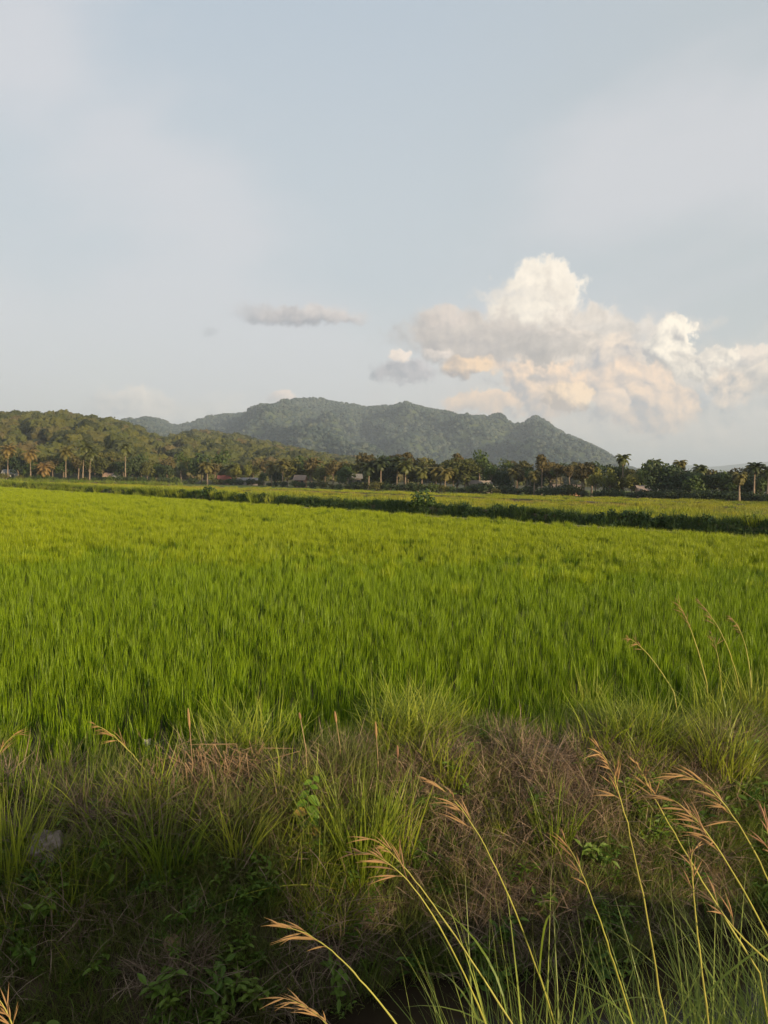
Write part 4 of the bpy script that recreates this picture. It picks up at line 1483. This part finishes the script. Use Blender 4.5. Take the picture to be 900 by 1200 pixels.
# single clumps of grass on the far bank
CL = [
    (12, 1032, 120, .22, .40, .95, 'lush', 'tall sunlit grass clump at the left edge of the picture beside the pale rock'),
    (198, 1025, 130, .22, .35, .95, 'lush', 'bright green spreading grass clump below the dry straw heap'),
    (278, 1005, 80, .17, .30, .72, 'lush', 'smaller bright grass clump right of the one below the straw heap'),
    (150, 1040, 40, .12, .25, .58, 'lush', 'sparse low grass clump right of the pale rock'),
    (425, 1030, 150, .20, .45, 1.15, 'lush', 'tallest yellow green grass clump in the middle of the bank'),
    (460, 1020, 60, .14, .45, .95, 'lush', 'upright grass clump right beside the tallest clump in the middle'),
    (385, 1010, 40, .14, .35, .85, 'grass', 'thin grass clump between the leafy vine and the tallest clump'),
    (650, 1000, 60, .14, .30, .72, 'lush', 'upright dark green grass clump on the brown dead grass'),
    (535, 925, 70, .18, .25, .60, 'lush', 'fan shaped green grass clump at the top of the bank'),
    (845, 905, 190, .30, .35, .85, 'lush', 'big rounded lush grass clump at the top right of the bank'),
    (745, 880, 90, .22, .30, .70, 'lush', 'green grass clump left of the big rounded clump'),
    (890, 850, 120, .26, .35, .80, 'lush', 'sunlit yellow grass clump at the right edge above the bank'),
    (690, 845, 50, .16, .35, .75, 'lush', 'narrow grass clump at the paddy edge left of the flowering stalks'),
    (60, 1010, 30, .12, .2, .5, 'grass', 'low grass clump just behind the pale rock'),
]
UPR = {0, 4, 5, 6, 7, 11, 12}
for i, (px, py, nb, rad, l0, l1, mt, lab) in enumerate(CL):
    b_ = hit(px, py)
    me_ = tuft(900 + i, int(nb * 1.3), rad, l0, l1 * (1.1 if i in UPR else 1.0), .0125, .38 if i in UPR else .62, .5 if i in UPR else .9, 6, 0.8).mesh('grass_clump', M[mt])
    tag(link('grass_clump', me_, loc=b_), lab, 'grass', 'grass clumps on the ditch bank')


# flowering grass stalks
def bez(p0, p1, p2, n):
    return [p0 * (1 - t) ** 2 + p1 * (2 * t * (1 - t)) + p2 * t * t for t in [i / n for i in range(n + 1)]]


def stalk(seed, tip, mid, base, dist, pl, label, r0=.0028, nrac=15, leaves=2, group='flowering grass stalks', pan='panicle', sc=1.0):
    r_ = random.Random(seed)
    pt, pm, pb_ = at(*tip, dist), at(*mid, dist * r_.uniform(.98, 1.02)), at(*base, dist)
    gz_ = h1(pb_.x, pb_.y)
    root = pb_.copy()
    if pb_.z > gz_:
        dirn = (pb_ - pm).normalized()
        k_ = (pb_.z - gz_ + .02)
        root = Vector((pb_.x + dirn.x * k_ * .4, pb_.y + .02, gz_ - .02))
    path = bez(pt, pm * 2 - (pt + pb_) * .5, pb_, 22)
    path.append(root)
    path.reverse()
    k_ = (pt - pb_).length * .0022
    pm = pm.lerp(pt.lerp(pb_, .45), .3)
    path = [path[0]] + [q + Vector((r_.gauss(0, k_), r_.gauss(0, k_), r_.gauss(0, k_))) * (1 if i % 5 == 2 else .3) for i, q in enumerate(path[1:])]
    e = empty('flowering_grass', root)
    loc = [q - root for q in path]
    n_ = len(loc)
    L_ = sum((loc[i + 1] - loc[i]).length for i in range(n_ - 1))
    mb = MB()
    mb.tube(loc, [r0 * (1 - .75 * (i / (n_ - 1)) ** 1.3) * (1.22 if i % 6 == 3 else 1.0) for i in range(n_)], 6)
    link('stem', mb.mesh('stem', M['stem'], True), e)

    def along(s_):
        s_ = max(0, min(L_ - 1e-4, s_))
        for i in range(n_ - 1):
            q = (loc[i + 1] - loc[i]).length
            if s_ <= q:
                return loc[i].lerp(loc[i + 1], s_ / q), (loc[i + 1] - loc[i]).normalized()
            s_ -= q
        return loc[-1], (loc[-1] - loc[-2]).normalized()
    mb = MB()
    for k in range(max(6, int(nrac * .75))):
        f = min(1, k / (max(6, int(nrac * .75)) - 1))
        p_, d_ = along(L_ - pl * (1 - f) ** 0.9)
        sd = Vector((r_.gauss(-.4, 1), r_.gauss(0, .8), r_.gauss(0, .6)))
        sd = (sd - d_ * sd.dot(d_)).normalized()
        ang = r_.uniform(.22, .75) * (1 - .6 * f)
        dd = (d_ * math.cos(ang) + sd * math.sin(ang)).normalized()
        ln = sc * r_.uniform(.035, .085) * (1 - .35 * f)
        st = p_ + dd * ln * .35
        mb.tube([p_, st], [.0009 * sc ** .5, .0008 * sc ** .5], 4)
        for w in range(2):
            d3 = (dd + Vector((r_.gauss(0, .18), r_.gauss(0, .18), r_.gauss(-.12, .15)))).normalized()
            q = [st + d3 * ln * u_ - Vector((0, 0, ln * .12 * u_ * u_)) for u_ in (0, .2, .5, .8, 1.0, 1.35)]
            mb.tube(q, [v_ * sc ** .5 for v_ in (.0007, .0018, .0022, .0014, .0006, .0002)], 5)
    p_, d_ = along(L_ - pl * .12)
    link('panicle', mb.mesh('panicle', M[pan]), e)
    for k in range(leaves):
        p_, d_ = along(L_ * r_.uniform(.35, .62))
        mb = MB()
        blade(mb, p_, r_.choice([0.2, 3.0, 2.6, -.3]) + r_.gauss(0, .5), L_ * r_.uniform(.22, .36), .0085 * sc ** .5, r_.uniform(.25, .55), r_.uniform(.8, 1.9), 8, twist=r_.uniform(-.8, .8))
        link('leaf', mb.mesh('leaf', M['tall']), e)
    return tag(e, label, 'grass', group)


for i, (px, nb, l0, l1, lab) in enumerate([(648, 26, .30, .62, 'upright yellow green blades at the bottom edge left of the dark water gap'), (745, 30, .3, .6, 'upright yellow green blades at the bottom edge below the pinkish stalk'),
                                           (560, 12, .3, .5, 'few thin blades at the bottom edge below the low golden panicle'), (850, 40, .35, .75, 'dense green blades in the bottom right corner')]):
    g_ = at(px, 1230, 2.3)
    me_ = tuft(980 + i, nb, .07, l0 + .65, l1 + .8, .009, .2, .4, 8).mesh('grass_clump', M['tall'])
    tag(link('grass_clump', me_, loc=(g_.x, g_.y, h1(g_.x, g_.y))), lab, 'grass', 'grass clumps on the near edge of the ditch')

NS = 'flowering grass stalks on the near edge of the ditch'
FS = 'flowering grass stalks at the paddy edge'
stalk(1, (418, 1000), (492, 1050), (575, 1215), 2.25, .17, 'stalk leaning far left with a spread golden panicle low in the middle', nrac=15, group=NS)
stalk(2, (440, 985), (500, 1050), (610, 1215), 2.30, .12, 'thin stalk close behind the low golden panicle in the middle', nrac=8, r0=.003, group=NS)
stalk(3, (503, 915), (575, 1005), (655, 1215), 2.35, .20, 'stalk with a dark reddish open panicle before the dead grass', nrac=14, group=NS)
stalk(4, (664, 988), (700, 1070), (745, 1215), 2.2, .13, 'stalk with a short narrow golden panicle left of the pinkish one', nrac=9, group=NS)
stalk(5, (705, 882), (738, 980), (783, 1215), 2.2, .15, 'tall straight stalk with an upright pinkish panicle', nrac=15, group=NS)
stalk(6, (750, 900), (795, 985), (890, 1140), 2.25, .13, 'tall slanting stalk with a narrow golden panicle right of the pinkish one', nrac=11, group=NS)
stalk(7, (800, 910), (865, 965), (935, 1120), 2.2, .20, 'stalk with the topmost wide golden panicle near the right edge', nrac=20, leaves=1, group=NS)
stalk(8, (785, 936), (845, 1000), (925, 1150), 2.15, .20, 'stalk with a wide branching panicle just under the topmost golden one', nrac=20, leaves=1, group=NS)
stalk(9, (812, 1000), (813, 1050), (832, 1215), 2.15, .11, 'short stalk with a dark hanging panicle between the tall slanting stalks', nrac=9, leaves=1, group=NS)
stalk(10, (335, 1088), (395, 1120), (475, 1215), 2.2, .13, 'stalk with a nodding golden panicle near the bottom edge, left of the low middle one', nrac=12, leaves=1, group=NS)
stalk(11, (340, 1172), (378, 1195), (410, 1240), 2.1, .12, 'reddish panicle cut by the bottom edge left of centre', nrac=14, leaves=0, group=NS)
stalk(12, (-6, 1165), (12, 1195), (26, 1240), 2.1, .11, 'golden panicle in the bottom left corner', nrac=14, leaves=0, group=NS)
stalk(13, (893, 955), (905, 1010), (915, 1150), 2.2, .13, 'faded panicle touching the right edge', nrac=12, leaves=1, group=NS)
stalk(14, (838, 1050), (858, 1085), (905, 1130), 2.1, .09, 'small golden panicle hanging low near the right edge', nrac=8, leaves=1, group=NS)
stalk(15, (113, 850), (160, 890), (216, 975), 7.0, .36, 'golden stalk leaning left over the rice beside the straw heap', nrac=12, r0=.008, sc=1.9, group=FS)
stalk(16, (18, 862), (-4, 890), (-25, 965), 6.6, .36, 'golden panicle at the left edge above the pale rock', nrac=12, r0=.007, sc=1.9, leaves=1, group=FS)
stalk(17, (797, 710), (812, 745), (828, 800), 9.6, .32, 'leftmost of the three tall flowering stalks at the right paddy edge', nrac=12, r0=.008, sc=2.0, group=FS)
stalk(18, (820, 706), (850, 752), (868, 815), 9.7, .36, 'tallest, middle one of the three flowering stalks at the right paddy edge', nrac=13, r0=.008, sc=2.0, group=FS)
stalk(19, (857, 724), (872, 752), (880, 800), 9.9, .30, 'rightmost of the three tall flowering stalks at the right paddy edge', nrac=12, r0=.007, sc=2.0, group=FS)
stalk(20, (737, 748), (762, 770), (790, 812), 9.4, .32, 'low leaning flowering stalk left of the three tall ones', nrac=12, r0=.007, sc=2.0, group=FS)
stalk(21, (835, 745), (842, 775), (846, 815), 9.6, .2, 'straw coloured stalk between the middle and right of the three tall ones', nrac=7, r0=.006, sc=1.8, leaves=1, group=FS)


def dry_spike(tip, base, dist, hl, label):
    pt, pb_ = at(*tip, dist), at(*base, dist)
    root = Vector((pb_.x, pb_.y, h1(pb_.x, pb_.y) - .02))
    e = empty('dry_stalk', root)
    T = pt - root
    mid = T * .5 + Vector((.02, 0, 0))
    mb = MB()
    mb.tube([(0, 0, 0), mid, T], [.006, .005, .004], 5)
    link('stem', mb.mesh('stem', M['straw']), e)
    mb = MB()
    d = (T - mid).normalized()
    mb.tube([T - d * hl * .2, T + d * hl * .1, T + d * hl * .5, T + d * hl * .85, T + d * hl], [.004, .011, .012, .008, .002], 6)
    link('seed_head', mb.mesh('seed_head', M['panicle']), e)
    tag(e, label, 'grass', 'dry stalks on the ditch bank')


dry_spike((222, 850), (224, 915), 7.1, .16, 'upright orange dry stalk rising from the straw heap')
dry_spike((394, 845), (398, 930), 7.6, .10, 'thin dry stalk with a small brown head right of the leafy vine')
dry_spike((441, 862), (440, 940), 7.6, .14, 'dark brown dry spike above the tallest grass clump')
dry_spike((352, 842), (360, 920), 7.4, .06, 'short pale dry stalk left of the thin brown headed one')
dry_spike((466, 885), (462, 950), 7.6, .10, 'reddish dry spike right of the dark brown spike')

# heap of dry straw
r_ = random.Random(77)
b_ = hit(243, 922)
mb = MB()
for k in range(95):
    a0 = r_.uniform(0, 6.283)
    x0, y0 = r_.gauss(0, .20), r_.gauss(0, .10)
    h_ = r_.uniform(.12, .42)
    k1 = Vector((x0 + r_.gauss(0, .12), y0 + r_.gauss(0, .07), h_))
    k2 = k1 + Vector((r_.gauss(.06, .18), r_.gauss(0, .08), r_.uniform(-.30, .06)))
    k2.z = max(k2.z, 0.0)
    mb.tube([(x0, y0, -.03), k1, k2], [.005, .0045, .002], 4)
mb.tube([(.2, 0, .12), (.5, .02, .24), (.85, .04, .34)], [.006, .005, .003], 5)
mb.tube([(.1, 0, .08), (.6, -.05, .06), (1.0, -.05, .02)], [.006, .005, .003], 5)
for k in range(60):
    blade(mb, (r_.gauss(0, .22), r_.gauss(0, .1), r_.uniform(0, .2)), r_.uniform(0, 6.283), r_.uniform(.15, .4), .010, r_.uniform(.6, 1.5), r_.uniform(.2, 1.6), 4, twist=r_.uniform(-1, 1))
tag(link('straw_heap', mb.mesh('straw_heap', M['straw']), loc=b_), 'heap of broken pinkish straw at the edge of the rice', 'straw')

# scrap of pale film caught in the dry stalks
b_ = hit(171, 905)
mb = MB()
g_ = [[Vector((i * .022 - .04, .012 * math.sin(i * 2.1 + j), j * .022 + .012 * math.cos(i * 1.7 + j * 2))) for i in range(5)] for j in range(4)]
for j in range(3):
    for i in range(4):
        mb.face([g_[j][i], g_[j][i + 1], g_[j + 1][i + 1], g_[j + 1][i]])
tag(link('plastic_scrap', mb.mesh('plastic_scrap', solid_mat('pale_film', (.38, .35, .31), (.48, .45, .41), 20, .5)), loc=b_ + Vector((0, 0, .28))), 'small crumpled whitish scrap caught in the stalks left of the straw heap', 'litter')
mb = MB()
for k in range(9):
    mb.tube([(r_.gauss(0, .05), r_.gauss(0, .04), -.02), (r_.gauss(0, .06), r_.gauss(0, .04), .2), (r_.gauss(0, .10), r_.gauss(0, .05), r_.uniform(.3, .5))], [.004, .003, .0015], 4)
tag(link('dry_twigs', mb.mesh('dry_twigs', M['straw']), loc=b_), 'thin dry twigs holding the whitish scrap', 'twigs')

# leafy vine
b_ = hit(358, 1015)
T = at(367, 903, b_.y + .25) - b_
e = empty('leafy_vine', b_)
mb = MB()
path = [Vector((T.x * t + .03 * math.sin(t * 7), T.y * t, T.z * t)) for t in [i / 10 for i in range(11)]]
mb.tube(path, [.006 - .0004 * i for i in range(11)], 5)
link('stem', mb.mesh('stem', M['weed']), e)
for k in range(17):
    t = .06 + .055 * k
    p_ = path[int(t * 10)].lerp(path[min(10, int(t * 10) + 1)], (t * 10) % 1)
    sg = -1 if k % 2 else 1
    d_ = Vector((sg * r_.uniform(.5, 1), r_.uniform(-.9, -.1), r_.uniform(-.6, .25)))
    mb = MB()
    L = r_.uniform(.10, .155) * (1 if k < 13 else .75)
    leaf_face(mb, p_, d_, Vector((0, -.6, 1)), L, L * .72, .14)
    link('leaf', mb.mesh('leaf', M['vinedry'] if k in (6, 9) else M['vine']), e)
tag(e, 'climbing vine with broad bright heart shaped leaves left of the tallest grass clump', 'vine')

# pale rock
def rock(px, py, rx, ry, rz_, mat_, seed, name, label, cat, sink=.35):
    import bmesh
    bm = bmesh.new()
    bmesh.ops.create_icosphere(bm, subdivisions=5, radius=1)
    for v in bm.verts:
        n_ = v.co.normalized()
        k_ = 1 + .28 * mnoise.noise(n_ * 1.4 + Vector((seed, 0, 0))) + .12 * mnoise.noise(n_ * 4 + Vector((0, seed, 0))) + .05 * mnoise.noise(n_ * 11)
        v.co = Vector((n_.x * rx * k_, n_.y * ry * k_, n_.z * rz_ * k_))
    me_ = bpy.data.meshes.new(name)
    bm.to_mesh(me_)
    bm.free()
    me_.materials.append(mat_)
    b_ = hit(px, py)
    return tag(link(name, me_, loc=b_ + Vector((0, .05, rz_ * (1 - 2 * sink) * .5))), label, cat)


M['rock'] = solid_mat('pale_rock', (.15, .115, .09), (.30, .245, .205), 9, .9, .6)
rock(52, 1012, .17, .16, .20, M['rock'], 5.0, 'pale_rock', 'pale pinkish rock in the grass at the left of the bank', 'rock')
M['stone'] = solid_mat('brown_stone', (.16, .09, .06), (.24, .14, .09), 12, .9, .4)
rock(33, 1122, .06, .05, .045, M['stone'], 9.0, 'brown_stone', 'small reddish brown stone low at the left of the bank', 'stone')
b_ = hit(201, 1112)
mb = MB()
leaf_face(mb, Vector((0, 0, .12)), Vector((.15, -.5, -.35)), Vector((0, -.4, 1)), .17, .13, .2)
tag(link('dead_leaf', mb.mesh('dead_leaf', M['straw']), loc=b_), 'large dry brown leaf hanging in the dark weeds below the bright clump', 'leaf')
# long bent blade arching across the bank
b_, t_ = hit(405, 1045), at(230, 1072, hit(230, 1072).y - .15)
mb = MB()
pa = bez(Vector((0, 0, 0)), Vector(((t_ - b_).x * .45, (t_ - b_).y * .5, .34)), t_ - b_, 12)
mb.quadstrip([(q - Vector((0, 0, .007)) * (1 - i / 14), q + Vector((0, .004, .007)) * (1 - i / 14)) for i, q in enumerate(pa)])
tag(link('arching_grass', mb.mesh('arching_grass', M['lush']), loc=b_), 'long single grass blade arching to the left across the dark bank', 'grass')


# ------------------------------------------------------------------ render settings
scene.render.engine = 'CYCLES'
cy = scene.cycles
cy.use_denoising = True
cy.max_bounces = 6
cy.diffuse_bounces = 3
cy.glossy_bounces = 2
cy.transmission_bounces = 4
cy.transparent_max_bounces = 6
cy.volume_bounces = 0
cy.use_adaptive_sampling = True
cy.adaptive_threshold = 0.015
cy.sample_clamp_indirect = 6
vs_ = scene.view_settings
scene.display_settings.display_device = 'sRGB'
vs_.view_transform = 'Standard'
vs_.look = 'None'
vs_.exposure = 0.80
vs_.gamma = 1.0
